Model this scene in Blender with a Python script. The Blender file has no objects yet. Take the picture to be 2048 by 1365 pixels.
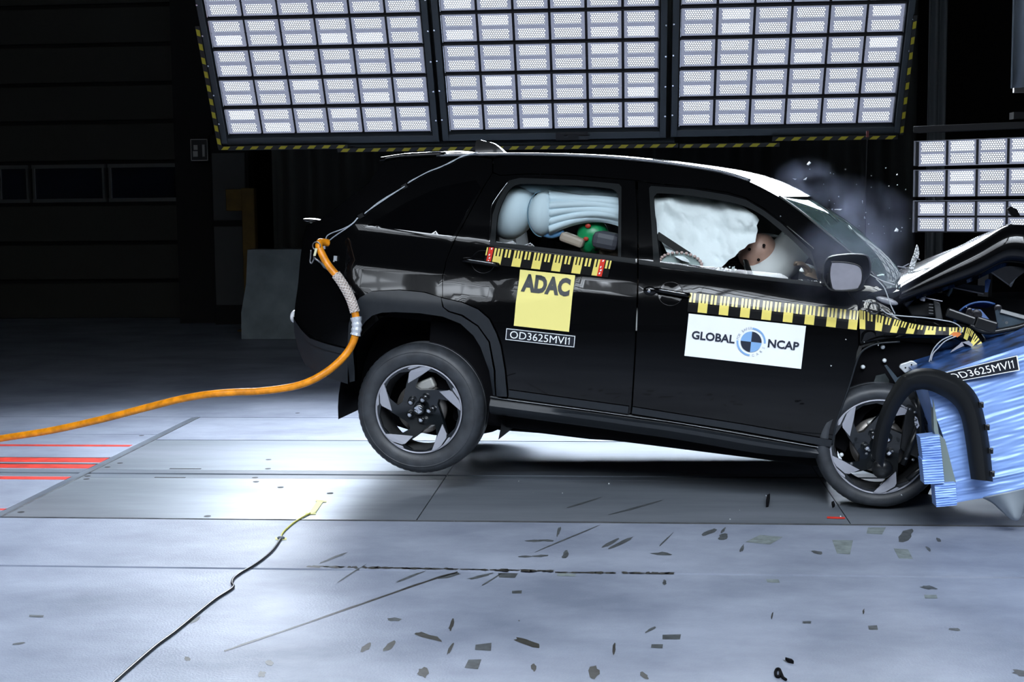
import bpy, bmesh, math, random
import numpy as np
from mathutils import Vector, Matrix
from mathutils.geometry import delaunay_2d_cdt
PI = math.pi
SC = bpy.context.scene
COL = SC.collection
rnd = random.Random(7)

# ------------------------------------------------------------------ camera
FPX = 2800.0                                   # focal length in pixels of the 2048 wide frame
VX, VY, SL, CAMH = 1265.0, 400.0, -0.0108, 1.53
_den = (VX-1024)-(682.5-VY)*SL
_D = ((VX-1024)**2+(682.5-VY)**2+FPX**2)/_den
ax = -Vector((VX-1024-_D, 682.5-(VY-SL*_D), -FPX)); ax.normalize()
ay = Vector((VX-1024, 682.5-VY, -FPX)); ay.normalize()
az = ax.cross(ay)
RW = Matrix((ax, ay, az))                      # camera axes -> world
CAM = Vector((0, 0, CAMH))
cd = bpy.data.cameras.new('camera'); cam = bpy.data.objects.new('camera', cd); COL.objects.link(cam)
cd.sensor_width = 36; cd.lens = 36*FPX/2048; cd.clip_end = 200
cam.matrix_world = Matrix.Translation(CAM) @ RW.to_4x4()
SC.camera = cam

# ------------------------------------------------------------------ world, exposure
w = bpy.data.worlds.new('dark_hall'); SC.world = w; w.use_nodes = True
w.node_tree.nodes['Background'].inputs[0].default_value = (.5, .6, .8, 1)
w.node_tree.nodes['Background'].inputs[1].default_value = .0025
SC.view_settings.view_transform = 'Standard'; SC.view_settings.look = 'None'
SC.view_settings.exposure = 0.0; SC.view_settings.gamma = 1
SC.view_settings.use_curve_mapping = False
SC.cycles.max_bounces = 5; SC.cycles.volume_bounces = 0; SC.cycles.diffuse_bounces = 2; SC.cycles.glossy_bounces = 3; SC.cycles.transparent_max_bounces = 12
SC.cycles.sample_clamp_indirect = 6; SC.cycles.use_light_tree = False
SC.cycles.caustics_reflective = False; SC.cycles.caustics_refractive = False
SC.cycles.volume_step_rate = 1.0; SC.cycles.volume_max_steps = 64
LED_BACK = 2.7      # light banks behind the car
LED_FRONT = 7.0     # light banks on the photographer's side (seen mirrored in the doors)

def area(name, loc, rot, sx, sy, power, spread, col=(.82, .90, 1.)):
    l = bpy.data.lights.new(name, 'AREA'); l.shape = 'RECTANGLE'; l.size = sx; l.size_y = sy; l.energy = power; l.spread = math.radians(spread); l.color = col
    o = bpy.data.objects.new(name, l); COL.objects.link(o); o.location = loc; o.rotation_euler = rot; return o
# the light field of each lamp bank behind the car
BACK_W = 160.
for bx_ in (-2.49, -.64, 1.22):
    area('bank_light', (bx_, 11.5-1.02*math.sin(math.radians(29))-.03, 2.1+1.02*math.cos(math.radians(29))-.02), (math.radians(-61), 0, 0), 1.66, 2.0, BACK_W, 115)
FRONT_W, FRONT_TILT, FRONT_SPREAD = 1.6, math.radians(43), 52
FRONT_X = (-4.3, -2.3, -.3, 1.7, 3.7)
# ... and, beamed at the track, the rows of lamps in the five banks above the photographer
for bx_ in FRONT_X:
    for r_ in range(8):
        for c_ in (-1, 1):
            q_ = (r_-3.5)*.32; area('bank_row_light', (bx_+c_*.45, 1.6+.02+q_*math.sin(FRONT_TILT), 4.1-.02+q_*math.cos(FRONT_TILT)), (PI/2-FRONT_TILT, 0, 0), .82, .20, FRONT_W, FRONT_SPREAD)

# ------------------------------------------------------------------ pixel <-> place
def ray(u, v): return RW @ Vector((u-1024, 682.5-v, -FPX))
def at(u, v, Y):
    d = ray(u, v); return CAM + d*(Y/d.y)
def fl(u, v, z=0.0):
    d = ray(u, v); return CAM + d*((z-CAMH)/d.z)
YAW, PIT = math.radians(7.0), math.radians(5.8)
CM = Matrix.Rotation(-YAW, 3, 'Z') @ Matrix.Rotation(PIT, 3, 'Y')
_p = CAM + ray(836, 820)/FPX*7.31
CO = _p - CM @ Vector((0, .03, .345))          # car frame: x forward, y across (away), z up; y=0 near flank
CT = CM.transposed()
def cp(u, v, y=0.0):
    d = CT @ ray(u, v); o = CT @ (CAM-CO); return o + d*((y-o.y)/d.y)
def w2c(p): return CT @ (p-CO)
W = 1.79
def sm01(t):
    t = max(0., min(1., t)); return t*t*(3-2*t)
def zbelt(x): return 1.256-.0262*x
def S(x, z):
    zs = float(np.interp(x, [-.6, 0, .35, .62, .8, 1.1, 1.4, 2.2, 2.9], [.985, .99, 1.0, 1.05, 1.078, 1.088, 1.10, 1.09, 1.045]))
    wd = float(np.interp(x, [-.6, .2, .7, 2.2], [.20, .19, .115, .105]))
    t = max(0., min(1., (z-zs+wd/2)/wd)); a_ = .22          # ramped shelf: constant lean with eased ends
    y = .29*wd*((t*t/(2*a_) if t < a_ else (t-a_/2 if t < 1-a_ else 1-a_-(1-t)**2/(2*a_))))
    lo = .80-z
    if lo > 0: y += .10*lo*lo
    h = z-zbelt(x)
    if h > -.03:
        h += .03; y += .37*h*sm01(h/.1)+.24*h*h
    if x < -.38: y += 1.25*(-.38-x)**2
    return y
def cs(u, v, off=0.0):
    y = 0.
    for _ in range(5):
        p = cp(u, v, y+off); y = S(p.x, p.z)
    return Vector((p.x, y+off, p.z))
def xz(px): return [(lambda q: (q.x, q.z))(cs(u, v)) for u, v in px]

# ------------------------------------------------------------------ materials
def M(name, col=(.5, .5, .5), rough=.5, metal=0., coat=0., emis=None, es=0., spec=.5, noise=0., nscale=8., bump=0., bscale=60., tr=0., alt=None, croff=None):
    m = bpy.data.materials.new(name); m.use_nodes = True
    nt = m.node_tree; b = nt.nodes['Principled BSDF']
    b.inputs['Base Color'].default_value = (*col, 1); b.inputs['Roughness'].default_value = rough
    b.inputs['Metallic'].default_value = metal; b.inputs['Coat Weight'].default_value = coat
    b.inputs['Coat Roughness'].default_value = .03; b.inputs['Specular IOR Level'].default_value = spec
    if tr: b.inputs['Transmission Weight'].default_value = tr
    if emis: b.inputs['Emission Color'].default_value = (*emis, 1); b.inputs['Emission Strength'].default_value = es
    tc = None
    if noise or bump:
        tc = nt.nodes.new('ShaderNodeTexCoord')
    if noise:
        n = nt.nodes.new('ShaderNodeTexNoise'); n.inputs['Scale'].default_value = nscale; n.inputs['Detail'].default_value = 5
        nt.links.new(tc.outputs['Object'], n.inputs['Vector'])
        r = nt.nodes.new('ShaderNodeValToRGB')
        c2 = alt or tuple(max(0, c*(1-noise)) for c in col); c1 = col if alt else tuple(min(1, c*(1+noise)) for c in col)
        r.color_ramp.elements[0].position = .32; r.color_ramp.elements[1].position = .68
        r.color_ramp.elements[0].color = (*c2, 1); r.color_ramp.elements[1].color = (*c1, 1)
        nt.links.new(n.outputs['Fac'], r.inputs['Fac']); nt.links.new(r.outputs['Color'], b.inputs['Base Color'])
    if bump:
        n = nt.nodes.new('ShaderNodeTexNoise'); n.inputs['Scale'].default_value = bscale; n.inputs['Detail'].default_value = 3
        nt.links.new(tc.outputs['Object'], n.inputs['Vector'])
        bp = nt.nodes.new('ShaderNodeBump'); bp.inputs['Strength'].default_value = bump; bp.inputs['Distance'].default_value = .01
        nt.links.new(n.outputs['Fac'], bp.inputs['Height']); nt.links.new(bp.outputs['Normal'], b.inputs['Normal'])
    return m
def glass(name, tint, rough=.01, haze=0.):
    m = bpy.data.materials.new(name); m.use_nodes = True; nt = m.node_tree; nt.nodes.clear()
    o = nt.nodes.new('ShaderNodeOutputMaterial'); t = nt.nodes.new('ShaderNodeBsdfTransparent'); g = nt.nodes.new('ShaderNodeBsdfGlossy')
    mx = nt.nodes.new('ShaderNodeMixShader'); fr = nt.nodes.new('ShaderNodeFresnel'); fr.inputs['IOR'].default_value = 1.45
    t.inputs[0].default_value = (*tint, 1); g.inputs['Roughness'].default_value = rough
    nt.links.new(fr.outputs[0], mx.inputs[0]); nt.links.new(t.outputs[0], mx.inputs[1]); nt.links.new(g.outputs[0], mx.inputs[2])
    out = mx.outputs[0]
    if haze:                                   # grey-green diffuse stands in for cabin smoke haze, plus dust and cracks
        df = nt.nodes.new('ShaderNodeBsdfDiffuse'); df.inputs[0].default_value = (.30, .48, .46, 1); m2 = nt.nodes.new('ShaderNodeMixShader'); m2.inputs[0].default_value = haze
        nt.links.new(out, m2.inputs[1]); nt.links.new(df.outputs[0], m2.inputs[2]); out = m2.outputs[0]
    nt.links.new(out, o.inputs[0]); return m
PAINT = M('black_paint', (.0022, .0023, .0026), .2, 0, 1.0, spec=.06)
PAINT.node_tree.nodes['Principled BSDF'].inputs['Coat IOR'].default_value = 1.38
CLAD = M('black_cladding', (.012, .015, .019), .45, spec=.35, noise=.1, nscale=30, bump=.04, bscale=400)
TRIMK = M('window_trim', (.006, .008, .009), .5, spec=.14)
DARK = M('inner_black', (.003, .003, .004), .6, spec=.06)
PLAST = M('black_plastic', (.008, .009, .010), .3)
RUBBER = M('tyre_rubber', (.030, .034, .040), .5, noise=.35, nscale=14, bump=.05, bscale=120)
SILVER = M('machined_silver', (.36, .37, .42), .4, .25)
CHROME = M('chrome', (.75, .76, .78), .12, 1.)
STEEL = M('dull_steel', (.25, .26, .27), .38, .9, noise=.3)
RIMB = M('rim_black', (.006, .008, .010), .22, 0, .6)
GLASSC = glass('window_glass', (.95, .98, .98))
WSGL = glass('windscreen_glass', (.66, .82, .80), haze=.17)
PRIV = M('privacy_glass', (.0015, .0016, .002), .03, 0, .6)
YEL = M('sticker_yellow', (.90, .80, .27), .6, spec=.15)
YELT = M('tape_yellow', (.88, .74, .18), .3, coat=.25)
TBLK = M('tape_black', (.008, .008, .008), .28, coat=.2, spec=.3)
WHT = M('sticker_white', (.90, .93, .94), .6, spec=.15)
INK = M('print_dark', (.012, .018, .022), .5)
INKB = M('print_navy', (.006, .012, .03), .5)
SKYB = M('print_blue', (.22, .42, .72), .5)
GREYP = M('print_grey', (.42, .48, .55), .5)
RED = M('print_red', (.72, .03, .01), .4)
LABELB = M('label_black', (.012, .014, .02), .3)
ORANGE = M('hose_orange', (.80, .27, .008), .38, noise=.28, nscale=20, bump=.05, bscale=80)
BRAID = M('braid', (.60, .50, .44), .6, bump=.9, bscale=260, noise=.35, nscale=150)
FOIL = M('silver_tape', (.58, .62, .68), .35, .2, bump=.5, bscale=60)
AIRB = M('airbag_fabric', (.70, .83, .90), .8, bump=.06, bscale=25)
AIRC = M('curtain_fabric', (.90, .95, .96), .75, bump=.35, bscale=22)
AIRW = M('driver_airbag', (.72, .72, .71), .7)
SKIN = M('dummy_vinyl', (.60, .36, .28), .45, noise=.22, nscale=9)
TANV = M('dummy_tan', (.50, .36, .24), .5, noise=.15)
GRN = M('paint_green', (.01, .30, .10), .3, noise=.25, nscale=18)
REDP = M('marker_red', (.50, .04, .02), .5)
SEAT = M('seat_fabric', (.02, .022, .028), .7)
BLUEH = M('honeycomb_blue', (.25, .40, .78), .38, .1, noise=.10, nscale=5)
BLUED = M('blue_residue', (.05, .14, .42), .35, noise=.6, nscale=11, alt=(.006, .010, .022))
GREYS = M('panel_grey', (.10, .12, .14), .45, .3, noise=.3)
BRACKET = M('bracket_zinc', (.55, .58, .60), .4, .4)

# ------------------------------------------------------------------ mesh helpers
class MB:
    def __init__(s): s.v = []; s.f = []; s.mi = []
    def face(s, idx, m=0): s.f.append(tuple(idx)); s.mi.append(m)
    def poly(s, pts, m=0):
        n = len(s.v); s.v += [Vector(p) for p in pts]; s.face(range(n, n+len(pts)), m); return s
    def box(s, c, sz, rot=None, m=0):
        c = Vector(c); n = len(s.v); hx, hy, hz = sz[0]/2, sz[1]/2, sz[2]/2
        for q in ((-1,-1,-1),(1,-1,-1),(1,1,-1),(-1,1,-1),(-1,-1,1),(1,-1,1),(1,1,1),(-1,1,1)):
            p = Vector((q[0]*hx, q[1]*hy, q[2]*hz)); s.v.append(c+(rot @ p if rot else p))
        for q in ((0,3,2,1),(4,5,6,7),(0,1,5,4),(1,2,6,5),(2,3,7,6),(3,0,4,7)): s.face([n+k for k in q], m)
        return s
    def beam(s, a, b, w, h, up=(0, 0, 1), m=0):
        a, b = Vector(a), Vector(b); d = (b-a); L = d.length; d.normalize(); sd = d.cross(Vector(up)); sd.normalize(); u = sd.cross(d)
        return s.box((a+b)/2, (L, w, h), Matrix((d, sd, u)).transposed(), m)
    def tube(s, path, r, n=10, m=0, caps=True):
        P = [Vector(p) for p in path]; k = len(P); base = len(s.v)
        R = r if isinstance(r, (list, tuple)) else [r]*k
        t0 = (P[1]-P[0]).normalized(); ref = Vector((0, 0, 1)) if abs(t0.z) < .9 else Vector((1, 0, 0))
        nn = t0.cross(ref).normalized()
        for i in range(k):
            t = (P[min(i+1, k-1)]-P[max(i-1, 0)]).normalized()
            nn = (nn - t*nn.dot(t)).normalized(); bb = t.cross(nn)
            for j in range(n):
                a = 2*PI*j/n; s.v.append(P[i]+(nn*math.cos(a)+bb*math.sin(a))*R[i])
        for i in range(k-1):
            for j in range(n):
                s.face((base+i*n+j, base+i*n+(j+1) % n, base+(i+1)*n+(j+1) % n, base+(i+1)*n+j), m)
        if caps:
            s.face([base+j for j in range(n)][::-1], m); s.face([base+(k-1)*n+j for j in range(n)], m)
        return s
    def lathe(s, prof, n=64, m=0, fn=None, closed=False):   # prof (r, y) about the y axis
        b = len(s.v); k = len(prof)
        for i in range(n):
            a = 2*PI*i/n
            for j, (r, y) in enumerate(prof):
                rr, yy = fn(i, j, r, y) if fn else (r, y)
                s.v.append(Vector((rr*math.cos(a), yy, rr*math.sin(a))))
        for i in range(n):
            for j in range(k if closed else k-1):
                j2 = (j+1) % k
                s.face((b+i*k+j, b+i*k+j2, b+((i+1) % n)*k+j2, b+((i+1) % n)*k+j), m)
        return s
    def grid(s, fn, nu, nv, m=0, wrapu=False):
        b = len(s.v)
        for i in range(nu):
            for j in range(nv): s.v.append(Vector(fn(i/(nu-1) if not wrapu else i/nu, j/(nv-1))))
        for i in range(nu if wrapu else nu-1):
            for j in range(nv-1):
                i2 = (i+1) % nu; s.face((b+i*nv+j, b+i2*nv+j, b+i2*nv+j+1, b+i*nv+j+1), m)
        return s
    def prism(s, pts, ex, m=0):
        pts = [Vector(p) for p in pts]; ex = Vector(ex); n = len(pts); b = len(s.v)
        s.v += pts+[p+ex for p in pts]
        s.face(range(b, b+n), m); s.face([b+n+i for i in range(n)][::-1], m)
        for i in range(n): s.face((b+i, b+n+i, b+n+(i+1) % n, b+(i+1) % n), m)
        return s
    def ell(s, c, r, n=16, k=10, rot=None, m=0):
        c = Vector(c); b = len(s.v)
        for j in range(k+1):
            th = PI*j/k
            for i in range(n):
                a = 2*PI*i/n; p = Vector((r[0]*math.sin(th)*math.cos(a), r[1]*math.sin(th)*math.sin(a), r[2]*math.cos(th)))
                s.v.append(c+(rot @ p if rot else p))
        for j in range(k):
            for i in range(n): s.face((b+j*n+i, b+(j+1)*n+i, b+(j+1)*n+(i+1) % n, b+j*n+(i+1) % n), m)
        return s
    def mesh(s, name, mats, smooth=False, clean=True):
        me = bpy.data.meshes.new(name); me.from_pydata(s.v, [], s.f)
        for mm in (mats if isinstance(mats, (list, tuple)) else [mats]): me.materials.append(mm)
        me.polygons.foreach_set('material_index', s.mi)
        if clean:
            bm = bmesh.new(); bm.from_mesh(me); bmesh.ops.remove_doubles(bm, verts=bm.verts, dist=1e-6)
            bmesh.ops.recalc_face_normals(bm, faces=bm.faces); bm.to_mesh(me); bm.free()
        if smooth: me.shade_smooth() if hasattr(me, 'shade_smooth') else me.polygons.foreach_set('use_smooth', [True]*len(me.polygons))
        return me
    def build(s, name, mats, parent=None, smooth=False, bevel=0, sub=0, solid=0, auto=None):
        o = bpy.data.objects.new(name, s.mesh(name, mats, smooth)); COL.objects.link(o); o.parent = parent
        if auto is not None: autosmooth(o, auto)
        if solid: md = o.modifiers.new('solid', 'SOLIDIFY'); md.thickness = solid; md.offset = 0
        if bevel: md = o.modifiers.new('bevel', 'BEVEL'); md.width = bevel; md.segments = 2; md.limit_method = 'ANGLE'
        if sub: md = o.modifiers.new('sub', 'SUBSURF'); md.levels = sub; md.render_levels = sub
        return o
def autosmooth(o, deg):
    me = o.data; bm = bmesh.new(); bm.from_mesh(me)
    for f in bm.faces: f.smooth = True
    for e in bm.edges:
        if len(e.link_faces) == 2: e.smooth = e.calc_face_angle(0) < math.radians(deg)
        else: e.smooth = False
    bm.to_mesh(me); bm.free()
def tag(o, label=None, cat=None, group=None, kind=None):
    for k, v in (('label', label), ('category', cat), ('group', group), ('kind', kind)):
        if v: o[k] = v
    return o
def thing(name, label, cat, loc=(0, 0, 0), group=None, parent=None):
    o = bpy.data.objects.new(name, None); COL.objects.link(o); o.location = loc; o.empty_display_size = .1
    return tag(o, label, cat, group)
def copy_tree(o, parent=None):
    c = o.copy(); COL.objects.link(c); c.parent = parent
    for ch in o.children: copy_tree(ch, c)
    return c
def spline(P, n=8, closed=False):
    P = [Vector(p) for p in P]; k = len(P); out = []
    for i in range(k if closed else k-1):
        if closed: a, b, c, d = P[(i-1) % k], P[i], P[(i+1) % k], P[(i+2) % k]
        else: a, b, c, d = P[max(i-1, 0)], P[i], P[i+1], P[min(i+2, k-1)]
        for j in range(n):
            t = j/n; out.append(.5*((2*b)+(c-a)*t+(2*a-5*b+4*c-d)*t*t+(3*b-a-3*c+d)*t**3))
    if not closed: out.append(P[-1])
    return out
def sp2(px, n=6): return [(p.x, p.y) for p in spline([(u, v, 0) for u, v in px], n)]
def inpoly(x, y, poly):
    c = False; j = len(poly)-1
    for i in range(len(poly)):
        xi, yi = poly[i]; xj, yj = poly[j]
        if (yi > y) != (yj > y) and x < (xj-xi)*(y-yi)/(yj-yi)+xi: c = not c
        j = i
    return c
def resample(poly, d):
    out = []
    for i, (x, y) in enumerate(poly):
        x2, y2 = poly[(i+1) % len(poly)]; L = math.hypot(x2-x, y2-y); k = max(1, int(L/d))
        for j in range(k): out.append((x+(x2-x)*j/k, y+(y2-y)*j/k))
    return out
def area2(p): return sum(p[i][0]*p[(i+1) % len(p)][1]-p[(i+1) % len(p)][0]*p[i][1] for i in range(len(p)))/2
def inset(poly, d):
    n = len(poly); s = 1 if area2(poly) > 0 else -1; out = []
    for i in range(n):
        a, b, c = Vector(poly[i-1]), Vector(poly[i]), Vector(poly[(i+1) % n])
        e1 = (b-a).normalized() if (b-a).length > 1e-9 else Vector((0, 0)); e2 = (c-b).normalized() if (c-b).length > 1e-9 else e1
        nn = Vector((-(e1.y+e2.y), e1.x+e2.x))
        if nn.length < 1e-6: out.append(poly[i]); continue
        nn.normalize(); out.append((b.x+nn.x*d*s, b.y+nn.y*d*s))
    return out
def tri2d(out, holes, step):
    """triangles filling a polygon with holes, with inner grid points"""
    pts, eds = [], []
    for lp in [out]+list(holes):
        b = len(pts); pts += [Vector(p) for p in lp]; eds += [(b+i, b+(i+1) % len(lp)) for i in range(len(lp))]
    xs = [p[0] for p in out]; ys = [p[1] for p in out]
    arr = np.array([p[:] for p in pts])
    y = min(ys)+step/2
    while y < max(ys):
        x = min(xs)+step/2
        while x < max(xs):
            if inpoly(x, y, out) and not any(inpoly(x, y, h) for h in holes):
                if np.min((arr[:, 0]-x)**2+(arr[:, 1]-y)**2) > (step*.45)**2: pts.append(Vector((x, y)))
            x += step
        y += step
    r = delaunay_2d_cdt(pts, eds, [], 0, 1e-7)
    V = [(v.x, v.y) for v in r[0]]; T = []
    for f in r[2]:
        cx = sum(V[i][0] for i in f)/len(f); cy = sum(V[i][1] for i in f)/len(f)
        if inpoly(cx, cy, out) and not any(inpoly(cx, cy, h) for h in holes): T.append(tuple(f))
    return V, T
def panel(name, out, mat, parent, off=0., thick=.014, holes=(), step=.045, dens=.03, fn=None, mirror=False, gap=0.):
    """sheet following the body side; out and holes are (x, z) outlines in the car frame"""
    fn = fn or S
    if gap: out = inset(resample(out, .06), gap)
    out = resample(out, dens); holes = [resample(h, dens) for h in holes]
    V, T = tri2d(out, holes, step); nv = len(V); e = .004
    sg = -1 if mirror else 1
    def Y(x, z): return (W-fn(x, z)-off) if mirror else fn(x, z)+off
    verts = [Vector((x, Y(x, z), z)) for x, z in V]; nor = []
    for x, z in V:
        gx = (Y(x+e, z)-Y(x-e, z))/(2*e); gz = (Y(x, z+e)-Y(x, z-e))/(2*e)
        n = Vector((gx, -1, gz)).normalized(); nor.append(n if not mirror else -n)
    faces = []; cnt = {}
    for t in T:
        a, b, c = (Vector(V[i]) for i in t)
        ccw = (b-a).x*(c-a).y-(b-a).y*(c-a).x > 0      # ccw in xz has normal -y
        t = t if ccw != mirror else t[::-1]
        faces.append(t)
        for i in range(3): cnt[(t[i], t[(i+1) % 3])] = 1
    if thick:
        for (i, j) in [k for k in cnt if (k[1], k[0]) not in cnt]:
            b = len(verts); d = Vector((0, sg*thick, 0))
            verts += [verts[i], verts[j], verts[j]+d, verts[i]+d]
            ed = (verts[j]-verts[i]); n = ed.cross(d); n = n.normalized() if n.length > 0 else Vector((0, 0, 1))
            if mirror: n = n
            nor += [n]*4; faces.append((b+1, b, b+3, b+2)); 
    me = bpy.data.meshes.new(name); me.from_pydata(verts, [], faces); me.materials.append(mat)
    me.polygons.foreach_set('use_smooth', [True]*len(me.polygons))
    me.normals_split_custom_set_from_vertices(nor)
    o = bpy.data.objects.new(name, me); COL.objects.link(o); o.parent = parent
    return o
def text_mesh(txt, size=1., bold=0., space=1.):
    cu = bpy.data.curves.new('t', 'FONT'); cu.body = txt; cu.size = size; cu.offset = bold; cu.space_character = space; cu.resolution_u = 3
    ob = bpy.data.objects.new('t', cu); COL.objects.link(ob); dg = bpy.context.evaluated_depsgraph_get()
    me = bpy.data.meshes.new_from_object(ob.evaluated_get(dg)); bpy.data.objects.remove(ob); bpy.data.curves.remove(cu)
    co = np.array([v.co[:] for v in me.vertices]); me.transform(Matrix.Translation(-Vector((*co.min(0)[:2], 0))))
    wh = co.max(0)-co.min(0); return me, wh[0], wh[1]
def drape(name, me, mat, parent, f3, cutx=0, cuty=0):
    """put a flat mesh (x right, y up) onto a surface given by f3(x, y)"""
    bm = bmesh.new(); bm.from_mesh(me)
    bb = [v.co for v in bm.verts]
    for axis, st in ((0, cutx), (1, cuty)):
        if not st: continue
        lo = min(c[axis] for c in bb); hi = max(c[axis] for c in bb); q = lo+st
        while q < hi:
            co = Vector((0, 0, 0)); co[axis] = q; no = Vector((0, 0, 0)); no[axis] = 1
            bmesh.ops.bisect_plane(bm, geom=bm.verts[:]+bm.edges[:]+bm.faces[:], plane_co=co, plane_no=no); q += st
    for v in bm.verts: v.co = f3(v.co.x, v.co.y)
    bm.to_mesh(me); bm.free(); me.materials.clear(); me.materials.append(mat)
    o = bpy.data.objects.new(name, me); COL.objects.link(o); o.parent = parent; return o
def flatmesh(polys):
    me = bpy.data.meshes.new('flat'); v = []; f = []
    for p in polys:
        f.append(tuple(range(len(v), len(v)+len(p)))); v += [(x, y, 0) for x, y in p]
    me.from_pydata(v, [], f); return me
#PARTS
# ------------------------------------------------------------------ floor
def floor_mat(name, c1, c2, rough, streak=1., bump=.08, rv=.15, metal=0.):
    m = bpy.data.materials.new(name); m.use_nodes = True; nt = m.node_tree; b = nt.nodes['Principled BSDF']
    tc = nt.nodes.new('ShaderNodeTexCoord'); mp = nt.nodes.new('ShaderNodeMapping'); mp.inputs['Scale'].default_value = (1/streak, 1, 1)
    nt.links.new(tc.outputs['Object'], mp.inputs['Vector'])
    n1 = nt.nodes.new('ShaderNodeTexNoise'); n1.inputs['Scale'].default_value = 1.6; n1.inputs['Detail'].default_value = 8; n1.inputs['Roughness'].default_value = .62
    n2 = nt.nodes.new('ShaderNodeTexNoise'); n2.inputs['Scale'].default_value = 110; n2.inputs['Detail'].default_value = 2
    nt.links.new(mp.outputs[0], n1.inputs['Vector']); nt.links.new(tc.outputs['Object'], n2.inputs['Vector'])
    r = nt.nodes.new('ShaderNodeValToRGB'); r.color_ramp.elements[0].position = .33; r.color_ramp.elements[1].position = .66
    r.color_ramp.elements[0].color = (*c2, 1); r.color_ramp.elements[1].color = (*c1, 1)
    nt.links.new(n1.outputs['Fac'], r.inputs['Fac']); nt.links.new(r.outputs['Color'], b.inputs['Base Color']); b.inputs['Metallic'].default_value = metal
    mr = nt.nodes.new('ShaderNodeMapRange'); mr.inputs['To Min'].default_value = rough+rv/2; mr.inputs['To Max'].default_value = rough-rv/2
    nt.links.new(n1.outputs['Fac'], mr.inputs['Value']); nt.links.new(mr.outputs[0], b.inputs['Roughness'])
    bp = nt.nodes.new('ShaderNodeBump'); bp.inputs['Strength'].default_value = bump; bp.inputs['Distance'].default_value = .004
    nt.links.new(n2.outputs['Fac'], bp.inputs['Height']); nt.links.new(bp.outputs['Normal'], b.inputs['Normal'])
    return m
CONC = floor_mat('floor_coating', (.30, .335, .415), (.155, .18, .24), .52, 1.4, .30)
PLATE = floor_mat('steel_plate', (.30, .33, .38), (.15, .175, .20), .40, 5., .05, .22, .45)
STRIPM = floor_mat('rail_strip', (.20, .23, .27), (.10, .12, .15), .35, 6., .05)
JOINT = M('joint_filler', (.010, .011, .013), .7)
floor = MB().box((0, 10, -.06), (26, 26, .08)).build('floor', JOINT); tag(floor, kind='structure')
def slab(name, x0, x1, y0, y1, mat, z=0., t=.03):
    o = MB().box(((x0+x1)/2, (y0+y1)/2, z-t/2), (x1-x0, y1-y0, t)).build(name, mat, floor); o.location = (0, 0, 0); return o
XL = -3.125
slab('floor_slab', -12, 12, -2, 5.645, CONC); slab('floor_slab', -12, 12, 5.672, 6.552, CONC)
for x0, x1 in ((XL+.012, -1.047), (-1.041, 1.017), (1.023, 3.09), (3.096, 5.2), (5.206, 9)):
    slab('floor_plate', x0, x1, 6.575, 7.575, PLATE, -.001)
    slab('rail_strip', x0, x1, 7.579, 7.675, STRIPM, -.001); slab('rail_strip', x0, x1, 7.712, 7.805, STRIPM, -.001)
    slab('floor_plate', x0, x1, 7.809, 8.815, PLATE, -.001)
slab('floor_slab', XL+.012, 12, 8.83, 9.77, CONC)
slab('floor_slab', -12, XL-.05, 6.575, 7.60, CONC); slab('floor_slab', -12, XL-.05, 7.81, 9.02, CONC)
slab('rail_strip', -12, XL-.05, 7.604, 7.675, STRIPM); slab('rail_strip', -12, XL-.05, 7.712, 7.806, STRIPM)
slab('plate_edge_bar', XL-.046, XL+.002, 6.575, 9.77, STRIPM, .001)
slab('plate_edge_bar', XL+.002, XL+.010, 6.575, 9.77, STEEL, .003)
slab('floor_slab', -12, XL-.05, 9.03, 9.775, CONC); slab('floor_slab', -12, 12, 9.785, 22.9, CONC)
slab('plate_edge_bar', XL, 12, 6.568, 6.574, STEEL, .002)
FRED = M('floor_red', (.62, .035, .02), .5, noise=.25, nscale=12)
for y0, y1, x1 in ((8.56, 8.62, XL-.07), (8.02, 8.16, XL-.05), (7.83, 7.95, XL-.05), (7.50, 7.58, XL-.05), (6.72, 6.755, XL-.05)):
    slab('red_stripe', -12, x1, y0, y1, FRED, .0012, .002)
for y0, y1 in ((8.165, 8.18), (7.955, 7.985)):
    slab('guide_groove', -12, XL-.05, y0, y1, JOINT, .001, .002)
# slots in the rail strips and small holes in the plates
for u0, u1, v in ((340, 403, 937.5), (310, 372, 955)):
    a, b = fl(u0, v), fl(u1, v); slab('plate_slot', a.x, b.x, a.y-.012, a.y+.004, JOINT, .0008, .002)
def disc(name, u, v, r, mat, sq=1., z=.0008):
    c = fl(u, v); m = MB(); m.poly([(c.x+r*math.cos(a*PI/6), c.y+r*sq*math.sin(a*PI/6), z) for a in range(12)]); return m.build(name, mat, floor)
for u, v in ((215, 935), (175, 953), (173, 959), (240, 927), (536, 938), (510, 956), (537, 920), (512, 964), (561, 975), (660, 987), (42, 1025), (415, 1033), (283, 872), (595, 827)):
    disc('plate_hole', u, v, .018, JOINT)
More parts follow.
